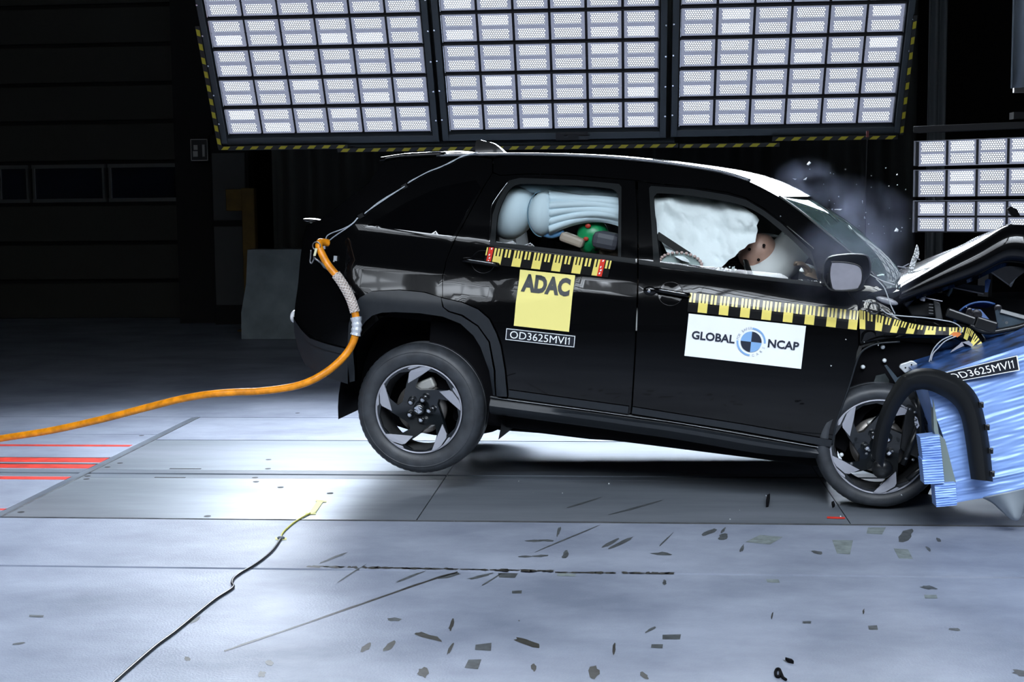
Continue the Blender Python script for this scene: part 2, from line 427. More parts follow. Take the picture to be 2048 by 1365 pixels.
# wear and left-over tape on the floor
SCUFF = M('scuff_mark', (.065, .073, .078), .55, noise=.4, nscale=30)
TAPER = M('tape_residue', (.17, .20, .20), .6, noise=.3, nscale=25)
STAIN = M('dark_stain', (.035, .034, .030), .5, noise=.4, nscale=40)
def mark(px, mat, z=.0012, name='floor_mark'):
    pts = [fl(u, v) for u, v in px]; n = len(pts)
    m = MB(); m.poly([(p.x, p.y, z) for p in pts]); return m.build(name, mat, floor)
def blot(u, v, w_, h_, ang, mat, n=12, j=.3, name='floor_mark'):
    px = []
    for i in range(n):
        a = 2*PI*i/n; r = 1+rnd.uniform(-j, j); x, y = w_/2*r*math.cos(a), h_/2*r*math.sin(a)
        px.append((u+x*math.cos(ang)-y*math.sin(ang), v+x*math.sin(ang)+y*math.cos(ang)))
    return mark(px, mat, name=name)
for px in (((1491, 1085), (1520, 1071), (1566, 1075), (1540, 1090)), ((1664, 1081), (1706, 1082), (1700, 1110), (1674, 1108)), ((1787, 1098), (1816, 1100), (1826, 1119), (1798, 1118)),
           ((1736, 1056), (1772, 1056), (1764, 1070), (1733, 1068)), ((1532, 1160), (1557, 1160), (1560, 1167), (1535, 1166)), ((1848, 1191), (1873, 1191), (1875, 1198), (1850, 1198)), ((1115, 1147), (1152, 1149), (1150, 1154), (1114, 1153))):
    mark(px, TAPER, name='tape_residue')
for px in (((951, 1291), (983, 1287), (982, 1303), (950, 1301)), ((937, 1321), (963, 1320), (956, 1340), (929, 1337)), ((1325, 1271), (1362, 1270), (1360, 1280), (1325, 1280)), ((1303, 1290), (1326, 1290), (1325, 1298), (1302, 1297)),
           ((59, 1231), (88, 1232), (86, 1236), (58, 1235)), ((996, 1147), (1036, 1148), (1030, 1157), (998, 1156)), ((1024, 1183), (1044, 1182), (1043, 1188), (1024, 1188)), ((1736, 1253), (1754, 1252), (1756, 1261), (1738, 1261))):
    mark(px, SCUFF, name='tape_residue')
for u, v, w_, h_, a in ((789, 1240, 34, 8, 0), (858, 1275, 54, 10, .28), (733, 1295, 30, 12, -.7), (779, 1294, 28, 12, -.65), (846, 1346, 22, 20, .2), (1188, 1346, 20, 26, .3), (1052, 1285, 52, 13, .3), (1068, 1337, 12, 14, 0),
                        (1417, 1066, 34, 9, -.45), (1446, 1075, 20, 11, -.3), (1446, 1062, 18, 6, -.9), (1117, 1064, 7, 20, .25), (1324, 1109, 42, 7, .05), (1811, 1072, 36, 18, -.5), (1245, 1085, 55, 6, -.45), (1225, 1085, 40, 6, -.5), (1131, 1110, 18, 10, -.9),
                        (1068, 1083, 30, 4, .02), (1095, 1082, 34, 4, .02), (1050, 1114, 24, 4, 0), (1082, 1113, 34, 4, -.05), (903, 1252, 8, 28, .3), (900, 1300, 6, 26, .5), (1228, 1300, 6, 22, .1), (1299, 1262, 26, 5, -.5), (1614, 1246, 18, 5, .05), (1575, 1324, 18, 6, .3), (1858, 1176, 34, 7, .15), (1909, 1260, 22, 6, .05), (2040, 1347, 30, 12, .2), (1544, 1233, 4, 16, .2), (1727, 1225, 4, 12, .1), (1877, 1081, 10, 6, .6), (1856, 1099, 14, 6, .9), (390, 1242, 26, 7, -.5), (375, 1319, 14, 10, .4), (540, 1328, 18, 10, .3), (524, 1350, 14, 12, -.4), (38, 1288, 24, 4, -.15), (1329, 1166, 8, 10, 0), (1038, 1243, 4, 3, 0), (1288, 1352, 24, 9, .6), (1635, 1106, 26, 6, .2), (1484, 1098, 6, 16, .4), (820, 1155, 4, 60, 1.2), (700, 1150, 3, 70, 1.0)):
    blot(u, v, w_, h_, a, STAIN if h_ > 8 and v > 1200 else SCUFF)
for (u0, v0, u1, v1, wd) in ((1075, 1103, 1190, 1055, 3), (880, 1158, 920, 1148, 6), (935, 1160, 985, 1148, 5), (960, 1175, 1000, 1150, 3), (1130, 1018, 1205, 995, 3), (1220, 1030, 1330, 1000, 3), (640, 1127, 690, 1108, 4), (1320, 1092, 1345, 1068, 3)):
    blot((u0+u1)/2, (v0+v1)/2, math.hypot(u1-u0, v1-v0), wd, math.atan2(v1-v0, u1-u0), SCUFF, 14, .25, 'scuff_line')
crk = sp2([(448, 1305), (560, 1267), (700, 1219), (800, 1184), (870, 1160), (915, 1147)], 5)
mark(crk+[(u, v-3.2+rnd.uniform(-.8, .8)) for u, v in crk[::-1]], STAIN, name='tar_line')
mark([(1654, 1034), (1690, 1035.5), (1690, 1039), (1654, 1038)], FRED, name='red_stripe')
# dark edge dirt along the joint near the middle
jl = [(300+i*40, 0) for i in range(25)]
for i in range(46):
    u = 620+i*16+rnd.uniform(-6, 6); v = 1134+(u-620)*.0185 if u < 1100 else 1146+(u-1100)*.006
    blot(u, v, rnd.uniform(10, 34), rnd.uniform(2, 5), .01, STAIN, 10, .4, 'joint_dirt')

# ------------------------------------------------------------------ hall shell
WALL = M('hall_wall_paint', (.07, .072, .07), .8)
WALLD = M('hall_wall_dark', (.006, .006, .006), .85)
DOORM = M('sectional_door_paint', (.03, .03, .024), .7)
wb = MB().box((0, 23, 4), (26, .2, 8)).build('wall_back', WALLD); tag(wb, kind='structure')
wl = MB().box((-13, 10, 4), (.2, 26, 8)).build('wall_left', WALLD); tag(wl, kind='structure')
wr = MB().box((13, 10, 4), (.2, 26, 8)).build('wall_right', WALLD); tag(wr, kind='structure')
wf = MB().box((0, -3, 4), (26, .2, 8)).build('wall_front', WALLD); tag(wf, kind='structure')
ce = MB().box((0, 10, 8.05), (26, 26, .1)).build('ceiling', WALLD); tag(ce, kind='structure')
# big sectional door, far left
YD = 18.5
dr = thing('door_1', None, None, (0, 0, 0)); tag(dr, 'tall sectional hall door with a row of small windows', kind='structure')
xr = at(372, 400, YD).x; xl = -12.6
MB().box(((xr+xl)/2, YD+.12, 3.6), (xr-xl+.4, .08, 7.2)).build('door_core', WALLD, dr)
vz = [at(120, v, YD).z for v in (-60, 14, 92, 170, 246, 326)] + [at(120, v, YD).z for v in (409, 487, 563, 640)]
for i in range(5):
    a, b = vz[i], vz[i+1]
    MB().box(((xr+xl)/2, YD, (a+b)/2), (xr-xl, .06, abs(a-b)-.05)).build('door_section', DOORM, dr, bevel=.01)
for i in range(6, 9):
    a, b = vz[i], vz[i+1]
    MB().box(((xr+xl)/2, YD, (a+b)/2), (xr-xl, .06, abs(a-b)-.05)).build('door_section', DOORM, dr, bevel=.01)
zt, zb_ = vz[5]-.02, vz[6]+.02
WFR = M('window_frame_alu', (.14, .145, .14), .4, .4); WGL = M('door_window_dark', (.010, .016, .027), .12, coat=.4)
for u0, u1 in ((-150, -5), (-2, 60), (66, 212), (218, 360)):
    a, b = at(u0, 365, YD).x, at(u1, 365, YD).x
    wn = MB().box(((a+b)/2, YD, zt-.03), (b-a, .07, .05)).box(((a+b)/2, YD, zb_+.03), (b-a, .07, .05)).box((a+.025, YD, (zt+zb_)/2), (.03, .07, zt-zb_-.1)).box((b-.025, YD, (zt+zb_)/2), (.03, .07, zt-zb_-.1)).build('window_frame', WFR, dr)
    MB().box(((a+b)/2, YD, (zt+zb_)/2), (b-a-.06, .02, zt-zb_-.1)).build('pane', WGL, wn)
for v in (175, 252, 331, 411):
    p = at(362, v, YD-.06); MB().box(p, (.10, .04, .05)).box(p+Vector((0, -.01, .03)), (.05, .04, .09)).build('hinge', WFR, dr, bevel=.004)
tr_ = MB().box((at(379, 300, YD-.1).x, YD-.05, 3.6), (.12, .2, 7.2)).build('trim_1', WALL); tag(tr_, kind='structure')
# things standing in the dark behind
gate = thing('control_cabinet', 'dark wall cabinet with door beside the sectional door', 'cabinet', at(450, 600, 17.5)*1)
gate.location = (0, 0, 0)
x0, x1 = at(425, 400, 17.5).x, at(500, 400, 17.5).x
MB().box(((x0+x1)/2, 17.6, 1.2), (x1-x0, .3, 2.4)).build('cabinet_body', WALLD, gate, bevel=.01)
MB().box(((x0+x1)/2, 17.43, 1.75), (x1-x0-.06, .03, .85)).build('cabinet_door', WALL, gate, bevel=.008)
MB().box(((x0+x1)/2, 17.43, .75), (x1-x0-.06, .03, 1.0)).build('cabinet_door', WALL, gate, bevel=.008)
yp = thing('yellow_post', 'dim yellow steel post with bracket behind the concrete slab', 'post', (at(504, 600, 16.6).x, 16.6, 0))
YPM = M('post_yellow', (.12, .07, .008), .7, noise=.2)
MB().box((0, 0, at(504, 376, 16.6).z/2), (.16, .12, at(504, 376, 16.6).z)).build('post', YPM, yp, bevel=.01)
MB().box((-.17, -.02, at(504, 400, 16.6).z), (.2, .08, .26)).build('bracket', YPM, yp, bevel=.01)
MB().box((0, 0, .01), (.3, .3, .02)).build('base_plate', YPM, yp)
blk = thing('concrete_barrier', 'tall grey concrete barrier slab standing in the dark behind the car', 'barrier', (0, 15.55, 0))
CNC = M('precast_concrete', (.20, .24, .26), .8, noise=.2, nscale=4, bump=.2, bscale=30)
a, b, c, d = at(483, 678, 15.55), at(493, 500, 15.75), at(720, 498, 15.75), at(735, 678, 15.55)
e_, f_ = at(489, 610, 15.6), at(728, 610, 15.6)
m = MB()
prof = [(0, a.x, d.x, 0), (.02, a.x, d.x, .30), (.14, e_.x, f_.x, .62), (.24, b.x, c.x, b.z)]
for k in range(3):
    (y0, l0, r0, z0), (y1, l1, r1, z1) = prof[k], prof[k+1]
    m.prism([(l0, y0, z0), (r0, y0, z0), (r1, y1, z1), (l1, y1, z1)], (0, .5-(k*.05), 0))
m.build('barrier_body', CNC, blk)
pic = thing('wall_sign', 'small framed black pictogram sign on pillar beside the sectional door', 'sign', at(399, 300, 17.3))
MB().box((0, 0, 0), (.22, .02, .28)).build('sign_plate', M('sign_black', (.012, .012, .012), .5), pic)
PIC = M('sign_grey', (.4, .4, .38), .6)
MB().box((-.045, -.014, .03), (.05, .006, .06)).box((-.05, -.014, -.05), (.06, .006, .07)).box((.055, -.014, -.01), (.03, .006, .15)).build('pictogram', PIC, pic)
MB().box((0, -.012, .13), (.21, .006, .008)).box((0, -.012, -.13), (.21, .006, .008)).box((.105, -.012, 0), (.008, .006, .26)).box((-.105, -.012, 0), (.008, .006, .26)).build('sign_frame', PIC, pic)
pil = MB().box((at(402, 400, 17.9).x, 17.9, 4), (.5, .5, 8)).build('trim_2', WALLD); tag(pil, kind='structure')
def curtain(name, label, x0, x1, y, z0, z1, mat, n=26, amp=.08):
    m = MB()
    m.grid(lambda i, j: (x0+(x1-x0)*i, y+amp*math.sin(i*n*2*PI)+amp*.4*math.sin(i*n*4.7+1)*(.6+.4*j), z0+(z1-z0)*j), n*10+1, 4)
    o = m.build(name, mat, None, smooth=True, solid=.01); return tag(o, label, 'curtain')
CUR = M('curtain_dark', (.07, .073, .064), .9)
curtain('dark_curtain', 'long dark pleated curtain hanging behind the black car', at(545, 400, 16.9).x, at(1830, 400, 16.9).x, 16.9, .03, 7.8, CUR, 22, .08)
CUR2 = M('curtain_grey', (.16, .175, .18), .9)
curtain('grey_curtain', 'narrow grey curtain edge right of the lamp banks', at(1858, 100, 14.5).x, at(1893, 100, 14.5).x, 14.5, .03, 7.8, CUR2, 2, .03)
CUR3 = M('curtain_pale', (.20, .23, .27), .85)
zc = at(2030, 176, 9.5).z
curtain('pale_curtain', 'pale blue grey curtain hanging at the top right corner', at(2024, 150, 9.5).x, at(2160, 150, 9.5).x, 9.5, zc, 7.9, CUR3, 5, .04)
m = MB().beam((at(2022, 178, 9.5).x, 9.44, zc-.02), (at(2160, 178, 9.5).x, 9.44, zc-.02), .03, .03)
o = m.build('curtain_weight_bar', M('bar_black', (.01, .01, .01), .5)); tag(o, 'black weight bar along the pale curtain hem', 'bar')

# ------------------------------------------------------------------ light banks
def led_mat(name, dotL, gapL, col=(.80, .88, 1.)):
    m = bpy.data.materials.new(name); m.use_nodes = True; nt = m.node_tree; nt.nodes.clear(); N = nt.nodes.new; L = nt.links.new
    def math_(op, a, b=None):
        n = N('ShaderNodeMath'); n.operation = op
        for i, q in enumerate((a, b)):
            if q is None: continue
            if isinstance(q, (int, float)): n.inputs[i].default_value = q
            else: L(q, n.inputs[i])
        return n.outputs[0]
    tc = N('ShaderNodeTexCoord'); s = N('ShaderNodeSeparateXYZ'); L(tc.outputs['Object'], s.inputs[0])
    yr = math_('MULTIPLY', math_('ADD', s.outputs[1], 10.0), 1/.0155); row = math_('FLOOR', yr)
    xr_ = math_('ADD', math_('MULTIPLY', math_('ADD', s.outputs[0], 10.0), 1/.0178), math_('MULTIPLY', math_('MODULO', row, 2.0), .5))
    fx = math_('SUBTRACT', math_('FRACT', xr_), .5); fy = math_('MULTIPLY', math_('SUBTRACT', math_('FRACT', yr), .5), .9)
    d = math_('SQRT', math_('ADD', math_('MULTIPLY', fx, fx), math_('MULTIPLY', fy, fy)))
    dot = math_('LESS_THAN', d, .30)
    oi = N('ShaderNodeObjectInfo'); r6 = math_('POWER', oi.outputs['Random'], 6.0)
    gap_ = math_('ADD', gapL, math_('MULTIPLY', r6, gapL*1.1))
    st = math_('ADD', math_('MULTIPLY', dot, dotL), gap_)
    m.cycles.emission_sampling = 'NONE'
    e = N('ShaderNodeEmission'); e.inputs[0].default_value = (*col, 1); L(st, e.inputs[1]); o = N('ShaderNodeOutputMaterial'); L(e.outputs[0], o.inputs[0])
    return m
LEDC = led_mat('led_cluster', LED_BACK, .30)
COVER = M('led_cover', (.25, .27, .33), .35, emis=(.55, .60, .80), es=.34)
COVER.cycles.emission_sampling = 'NONE'
FRAMEB = M('rig_frame_dark', (.016, .018, .020), .45)
FRAMEG = M('rig_frame_grey', (.045, .055, .062), .45, .3)
RIGK = M('rig_black', (.006, .006, .007), .6)
HZY = M('hazard_yellow', (.42, .36, .012), .5); HZK = M('hazard_black', (.008, .008, .006), .5)
TW, TH = .262, .108
def tile_mesh():
    m = MB(); w2, h2 = TW/2, TH/2
    m.box((0, 0, -.012), (TW, TH, .022), m=0)
    cw, ch = .107, .0385; z = .0005
    m.poly([(-cw, -ch, z), (cw-.004, -ch, z), (cw, -.02, z), (cw-.008, 0, z), (cw, .02, z), (cw-.004, ch, z), (-cw, ch, z), (-cw+.008, .02, z), (-cw, 0, z), (-cw+.008, -.02, z)], 1)
    me = bpy.data.meshes.new('led_tile'); me.from_pydata(m.v, [], m.f); me.materials.append(COVER); me.materials.append(LEDC)
    me.polygons.foreach_set('material_index', m.mi); return me
TILE = tile_mesh()
LAT = math.radians(29)
def bank_matrix(x, y, z, tilt, yaw=0.):
    up = Vector((0, -math.sin(tilt), math.cos(tilt))); ex = Vector((1, 0, 0)); nz = ex.cross(up)
    R = Matrix((ex, up, nz)).transposed(); R = Matrix.Rotation(yaw, 3, 'Z') @ R
    return Matrix.Translation((x, y, z)) @ R.to_4x4()
def clip(parent, pts):
    o = MB().box((0, 0, 0), (.01, .01, .01)); return o
rows = 8; PIT_R = .2555; COLW = .2835
screw = MB().box((0, 0, 0), (.012, .012, .012)).mesh('screw', CHROME)
def bank(label, x0, z0):
    e = thing('light_bank', label, 'light panel', group='overhead light banks behind the car'); e.matrix_world = bank_matrix(x0, 11.5, z0, LAT)
    wd = 6*COLW
    m = MB().box((wd/2, rows*PIT_R/2, -.10), (wd+.06, rows*PIT_R+.06, .08)); m.build('back_box', RIGK, e)
    for x in (-.035, wd+.035): MB().box((x, rows*PIT_R/2, -.02), (.05, rows*PIT_R+.12, .12)).build('side_rail', FRAMEG, e, bevel=.004)
    MB().box((wd/2, -.05, -.03), (wd+.12, .06, .10)).build('bottom_rail', FRAMEG, e, bevel=.004)
    for r in range(rows):
        y = .008+r*PIT_R
        MB().box((wd/2, y+PIT_R-.02, -.01), (wd, .014, .03)).build('crossbar', RIGK, e)
        MB().box((.005, y+PIT_R/2-.012, .0), (.004, PIT_R-.03, .03)).build('edge_strip', CHROME, e)
        MB().box((wd-.005, y+PIT_R/2-.012, .0), (.004, PIT_R-.03, .03)).build('edge_strip', STEEL, e)
        for s_ in (-.05, wd+.05):
            q = bpy.data.objects.new('screw', screw); COL.objects.link(q); q.parent = e; q.location = (s_, y+.12, .045)
        for c in range(6):
            for k in range(2):
                t = bpy.data.objects.new('led_tile', TILE); COL.objects.link(t); t.parent = e
                t.location = (COLW*(c+.5), y+.058+k*.114, 0)
    return e
banks = [bank('left of the three overhead light banks, slanted end with hazard tape', -3.34, 2.10), bank('middle of the three overhead light banks directly above the car', -1.49, 2.105), bank('right of the three overhead light banks above the windscreen', .37, 2.112)]
def hz(parent, a, b, w_, n, lean=.5, z=.05, grp='hazard_stripe'):
    """black and yellow hazard edging from a to b in the bank plane"""
    a, b = Vector(a), Vector(b); d = b-a; L = d.length; d.normalize(); s_ = Vector((-d.y, d.x, 0))
    k = MB().box((0, 0, 0), (.001, .001, .001)); k = MB()
    k.prism([a-s_*w_/2, b-s_*w_/2, b+s_*w_/2, a+s_*w_/2], (0, 0, -.01)); ob = k.build('hazard_edge', HZK, parent)
    for i in range(n):
        t0 = L*(i+.18)/n; wdt = L/n*.46; q = a+d*t0; sh = d*(w_*lean)
        y = MB(); y.poly([q-s_*w_*.42+Vector((0, 0, z*.04)), q+d*wdt-s_*w_*.42+Vector((0, 0, z*.04)), q+d*wdt+s_*w_*.42+sh+Vector((0, 0, z*.04)), q+s_*w_*.42+sh+Vector((0, 0, z*.04))]).build(grp, HZY, ob)
hz(banks[0], (-.075, .98, .06), (-.075, -.09, .06), .035, 9, .3); hz(banks[0], (-.09, -.088, .06), (1.0, -.088, .06), .034, 9, .8)
beam = thing('rig_beam', 'long grey rig beam with hazard stripes under the light banks', 'beam'); beam.matrix_world = banks[1].matrix_world.copy()
hz(beam, (-.94, -.128, .06), (1.86, -.128, .06), .036, 22, .8)
hz(beam, (1.87, -.133, .06), (2.67, -.133, .06), .036, 6, .8); hz(banks[2], (.75, -.09, .06), (1.74, -.09, .06), .036, 8, .8); hz(banks[2], (1.765, -.07, .06), (1.765, .93, .06), .03, 8, -.3)
MB().box((-.02, -.115, 0), (3.7, .03, .06)).build('beam_body', FRAMEG, beam)
MB().box((1.0, -.118, .02), (.09, .035, .05)).build('connector', PLAST, banks[0])
sn = MB().box((1.0, -.045, .03), (.26, .06, .02)).build('socket_plate', RIGK, banks[1]); MB().box((.95, -.04, .045), (.03, .012, .01)).box((1.1, -.05, .045), (.09, .03, .01)).build('socket', PLAST, sn)
tg = MB().box((0, 0, -.02), (.02, .01, .05)).build('red_hang_tag', M('tag_red', (.10, .008, .006), .6)); tg.location = at(1735, 263, 11.3); tag(tg, 'small red tag with cord hanging below the right light bank', 'tag')
MB().tube([(0, 0, -.03), (-.01, 0, -.5), (0, 0, -.98)], .004, 6).box((0, 0, -1.0), (.012, .012, .05)).build('cord', RIGK, tg)
# lower lamp rack at the right, turned towards the bonnet
rack = thing('lamp_rack', 'lower rack of three stacked lamp modules behind the raised bonnet', 'light panel')
pA = at(1834, 283, 11.0); pB = at(2048, 258, 10.55)
dx = (pB-pA); yw = math.atan2(dx.y, dx.x); rack.matrix_world = Matrix.Translation((pA.x, pA.y, 0)) @ Matrix.Rotation(yw, 4, 'Z')
LEDR = led_mat('led_cluster_rack', LED_BACK, .30)
def rack_tile():
    me = TILE.copy(); me.materials[1] = LEDR; return me
RT = rack_tile(); RT.transform(Matrix.Diagonal((.85, .95, 1, 1)))
NR = 7
for i, (vt, vb) in enumerate(((283, 332), (341, 394), (402, 465))):
    zt, zb2 = at(1834, vt, 11.0).z, at(1836, vb, 11.0).z; zc_ = (zt+zb2)/2; hh = zt-zb2
    mod = MB().box((NR*.115, .05, zc_), (NR*.23+.03, .08, hh)).build('lamp_module', RIGK, rack)
    MB().box((-.006, -.005, zc_), (.012, .05, hh)).box((NR*.115, -.005, zt), (NR*.23+.02, .05, .006)).build('module_edge', SILVER, mod)
    for c in range(NR):
        for k in range(2):
            t = bpy.data.objects.new('led_tile', RT); COL.objects.link(t); t.parent = rack
            t.location = (.012+.23*(c+.5), -.005, zc_+(k-.5)*hh*.49); t.rotation_euler = (PI/2, 0, 0)
    for c in range(NR+1): MB().box((.012+.23*c, .0, zc_), (.016, .03, hh)).build('module_rib', FRAMEB, mod)
ztop = at(1832, 262, 11.0).z
MB().box((NR*.115, .03, ztop+.01), (NR*.23+.04, .12, .05)).build('top_rail', RIGK, rack, bevel=.004)
MB().box((NR*.115-.3, .12, .62), (.08, .08, 1.25)).box((NR*.115-.3, .12, .02), (.7, .5, .04)).box((NR*.115, .12, 1.3), (NR*.23, .05, .06)).build('rack_stand', RIGK, rack)
bxp = at(2040, 229, 10.6)
bx = MB().box((0, 0, .02), (.22, .12, .05)).box((.03, -.06, .02), (.05, .01, .035), m=1).build('junction_box', [RIGK, STEEL]); bx.location = (bxp.x+.05, bxp.y, ztop+.06); tag(bx, 'small grey junction box with cable on top of the lamp rack', 'box')
MB().tube(spline([(.02, 0, .04), (.03, 0, .11), (.10, 0, .14), (.2, 0, .12)], 6), .006, 8).build('cable', M('cable_red', (.12, .02, .015), .5), bx)
# banks above the photographer: outside the frame, mirrored in the doors and bonnet
LEDF = bpy.data.materials.new('front_bank_led'); LEDF.use_nodes = True; nt = LEDF.node_tree; nt.nodes.clear()
_e = nt.nodes.new('ShaderNodeEmission'); _e.inputs[0].default_value = (.84, .91, 1., 1); _e.inputs[1].default_value = LED_FRONT; _o = nt.nodes.new('ShaderNodeOutputMaterial'); nt.links.new(_e.outputs[0], _o.inputs[0]); LEDF.cycles.emission_sampling = 'NONE'
def front_bank(label, x, y, z, tilt, yaw, cols=6, rws=16, cw=.30, rh=.16):
    e = thing('light_bank', label, 'light panel', group='light banks above the photographer'); e.matrix_world = bank_matrix(x, y, z, tilt, yaw)
    MB().box((0, 0, -.06), (cols*cw+.1, rws*rh+.1, .08)).build('back_box', RIGK, e)
    m = MB()
    for c in range(cols):
        for r in range(rws):
            x_, y_ = (c-(cols-1)/2)*cw, (r-(rws-1)/2)*rh
            m.poly([(x_-.13, y_-.05, 0), (x_+.13, y_-.05, 0), (x_+.13, y_+.05, 0), (x_-.13, y_+.05, 0)])
    me = bpy.data.meshes.new('led_field'); me.from_pydata(m.v, [], m.f); me.materials.append(LEDF)
    o = bpy.data.objects.new('led_field', me); COL.objects.link(o); o.parent = e; o['kind'] = 'stuff'
    for x_ in (-.6, .6): MB().tube([(x_, .5, -.1), (x_, .5+1.2, -.9)], .015, 6).build('hanger', RIGK, e)
    return e
for i, x_ in enumerate(FRONT_X):
    front_bank('light bank hung above the photographer, %s one' % ('leftmost', 'second from left', 'middle', 'second from right', 'rightmost')[i], x_, 1.6, 4.1, FRONT_TILT, PI)
# ------------------------------------------------------------------ the car
car = thing('car', 'black compact suv crashing into the blue barrier, tail lifted', 'car')
car.matrix_world = Matrix.Translation(CO) @ CM.to_4x4()
# body side outlines (2048 wide frame, carried onto the car's flank)
ROOFL = [(800, 318), (870, 314), (940, 312), (1020, 311), (1100, 312), (1180, 315), (1250, 320), (1340, 330), (1440, 346), (1500, 364), (1558, 394)]
APIL = [(1604, 427), (1650, 465), (1699, 505), (1745, 548), (1772, 578)]
DTOP = [(985, 346), (1000, 351), (1060, 348), (1150, 351), (1271, 361)]
FTOP = [(1275, 361), (1305, 367), (1382, 374), (1455, 385), (1492, 396), (1529, 418), (1565, 445), (1626, 496)]
DREAR = [(985, 346), (966, 376), (938, 428), (910, 479), (893, 520), (885, 553), (885, 596)]
CUT = [(888, 615), (900, 624), (926, 631), (958, 652), (980, 683), (991, 741), (993, 791)]
BGAP = [(1273, 361), (1275, 440), (1275, 521), (1274, 600), (1270, 700), (1264, 800), (1262, 827)]
ARCHO = [(885, 596), (926, 605), (958, 619), (980, 638), (994, 666), (1003, 692), (1011, 740), (1016, 793)]
WREAR = sp2([(991, 486), (993, 455), (996, 430), (1006, 403), (1020, 379), (1037, 369), (1062, 368), (1106, 370), (1161, 372), (1216, 377), (1231, 383), (1237, 398), (1236.5, 456), (1236, 513)], 3)
WFRONT = sp2([(1320, 525), (1313, 460), (1308, 401), (1312, 390), (1321, 387), (1382, 392), (1455, 404), (1492, 414), (1524, 431), (1553, 454), (1585, 481), (1609, 506), (1626, 526), (1637, 569)], 3)
QGL = [(905, 474), (961, 375), (952, 361), (880, 374), (812, 406), (728, 456), (800, 466)]
FDFRONT = [(1632, 504), (1645, 545), (1690, 578), (1716, 612), (1717, 650), (1717, 690), (1711, 728), (1699, 768), (1687, 802), (1672, 845), (1664, 888)]
SILLT = [(980, 793), (1170, 818), (1262, 831), (1360, 845), (1500, 869), (1664, 899)]
G = .0022
hrear = xz(WREAR); hfront = xz(WFRONT)
rdoor_o = xz(DTOP+BGAP[1:][::1]+[(1256, 830)]+[(1016, 796)]+ARCHO[::-1]+DREAR[::-1][1:-1])
BG2 = [(u+1.5, v) for u, v in BGAP]
fdoor_o = xz(FTOP+FDFRONT+[(1500, 866), (1360, 842), (1264, 828)]+BG2[::-1][1:-1])
quarter_o = xz(ROOFL[:3]+[(985, 318), (985, 346)]+DREAR[1:]+[(850, 585), (800, 580), (745, 583), (722, 595), (708, 615), (700, 650), (697, 702), (650, 691), (622, 681), (603, 660), (588, 632), (590, 610), (596, 570), (600, 520), (606, 475), (613, 449), (640, 441), (690, 402), (737, 366), (757, 334), (770, 322)])
rail_o = xz([(986, 318)]+ROOFL[3:]+APIL+[(1740, 588), (1716, 608), (1690, 575), (1646, 542), (1626, 496)]+FTOP[::-1][1:]+DTOP[::-1][:-1]+[(986, 345)])
for mir in (False, True):
    q = panel('quarter_panel', quarter_o, PAINT, car, holes=[], gap=G, mirror=mir)
    panel('roof_side_frame', rail_o, PAINT, car, gap=G, mirror=mir)
    rd = panel('rear_door', rdoor_o, PAINT, car, holes=[hrear], gap=G, mirror=mir)
    fd = panel('front_door', fdoor_o, PAINT, car, holes=[hfront], gap=G, mirror=mir)
    panel('window_glass', inset(hrear, -.012), GLASSC, rd, off=.012, thick=0, mirror=mir)
    panel('window_glass', inset(hfront, -.012), GLASSC, fd, off=.012, thick=0, mirror=mir)
    if not mir: RD, FD, QP = rd, fd, q
panel('quarter_glass', xz(QGL), PRIV, QP, off=-.002, thick=.004)
# window surrounds and belt strip
def band(name, px, w_in, mat, parent, off=-.004, closed=False):
    p = xz(px)
    return panel(name, p+inset(p, w_in)[::-1] if closed else p, mat, parent, off=off, thick=.01, dens=.02, step=.03)
def strip(name, top, bot, mat, parent, off=-.004, step=.03, thick=.01, fn=None):
    return panel(name, xz(top)+xz(bot)[::-1], mat, parent, off=off, thick=thick, dens=.025, step=step, fn=fn)
strip('belt_strip', [(979, 483), (1120, 499), (1271, 518)], [(978, 492), (1120, 508), (1271, 528)], TRIMK, RD, -.003)
strip('belt_strip', [(1277, 519), (1460, 545), (1645, 566)], [(1278, 529), (1460, 553), (1645, 574)], TRIMK, FD, -.003)
o2 = xz([(980, 486), (985, 430), (995, 402), (1019, 361), (1040, 356), (1150, 360), (1238, 368), (1243, 374), (1242, 514)])
panel('window_surround', o2+hrear[::-1], TRIMK, RD, off=-.002, thick=.012, dens=.02, step=.03)
o3 = xz([(1307, 527), (1303, 450), (1298, 376), (1302, 372), (1382, 378), (1455, 390), (1492, 400), (1529, 422), (1565, 449), (1622, 503), (1640, 560), (1643, 571)])
panel('window_surround', o3+hfront[::-1], TRIMK, FD, off=-.002, thick=.012, dens=.02, step=.03)
m = MB().tube([cs(*q, -.006) for q in sp2([(979, 489), (981, 440), (983, 413), (995, 392), (1018, 361)], 5)], .0022, 6); m.build('chrome_edge', CHROME, RD, smooth=True)
# matt arch trim
arch_in = [(986, 792), (980, 741), (963, 694), (949, 671), (923, 647), (888, 633), (841, 626), (794, 624), (766, 625), (747, 631), (733, 643), (722, 659), (709, 700), (706, 764), (697, 766)]
arch_q = xz([(697, 706), (700, 650), (708, 615), (722, 595), (745, 583), (800, 580), (850, 585), (884, 595), (887, 614), (899, 624), (925, 632), (957, 653), (979, 684), (989, 741), (991, 791)]+arch_in)
def archfn(x, z):
    r = math.hypot(x, z-.345); return S(x, z)-.022+.05*sm01((.46-r)/.09)
panel('wheel_arch_trim', arch_q, CLAD, QP, off=0, thick=.05, dens=.02, step=.025, fn=archfn)
arch_d = xz(ARCHO+[(994, 792), (993, 741), (982, 683), (959, 651), (927, 629), (901, 622), (890, 614)])
panel('wheel_arch_trim', arch_d, CLAD, RD, off=0, thick=.02, dens=.02, step=.025, fn=archfn)
bump_o = xz([(588, 634), (603, 661), (622, 682), (650, 692), (697, 704), (697, 768), (672, 760), (640, 748), (613, 732), (598, 700), (590, 665)])
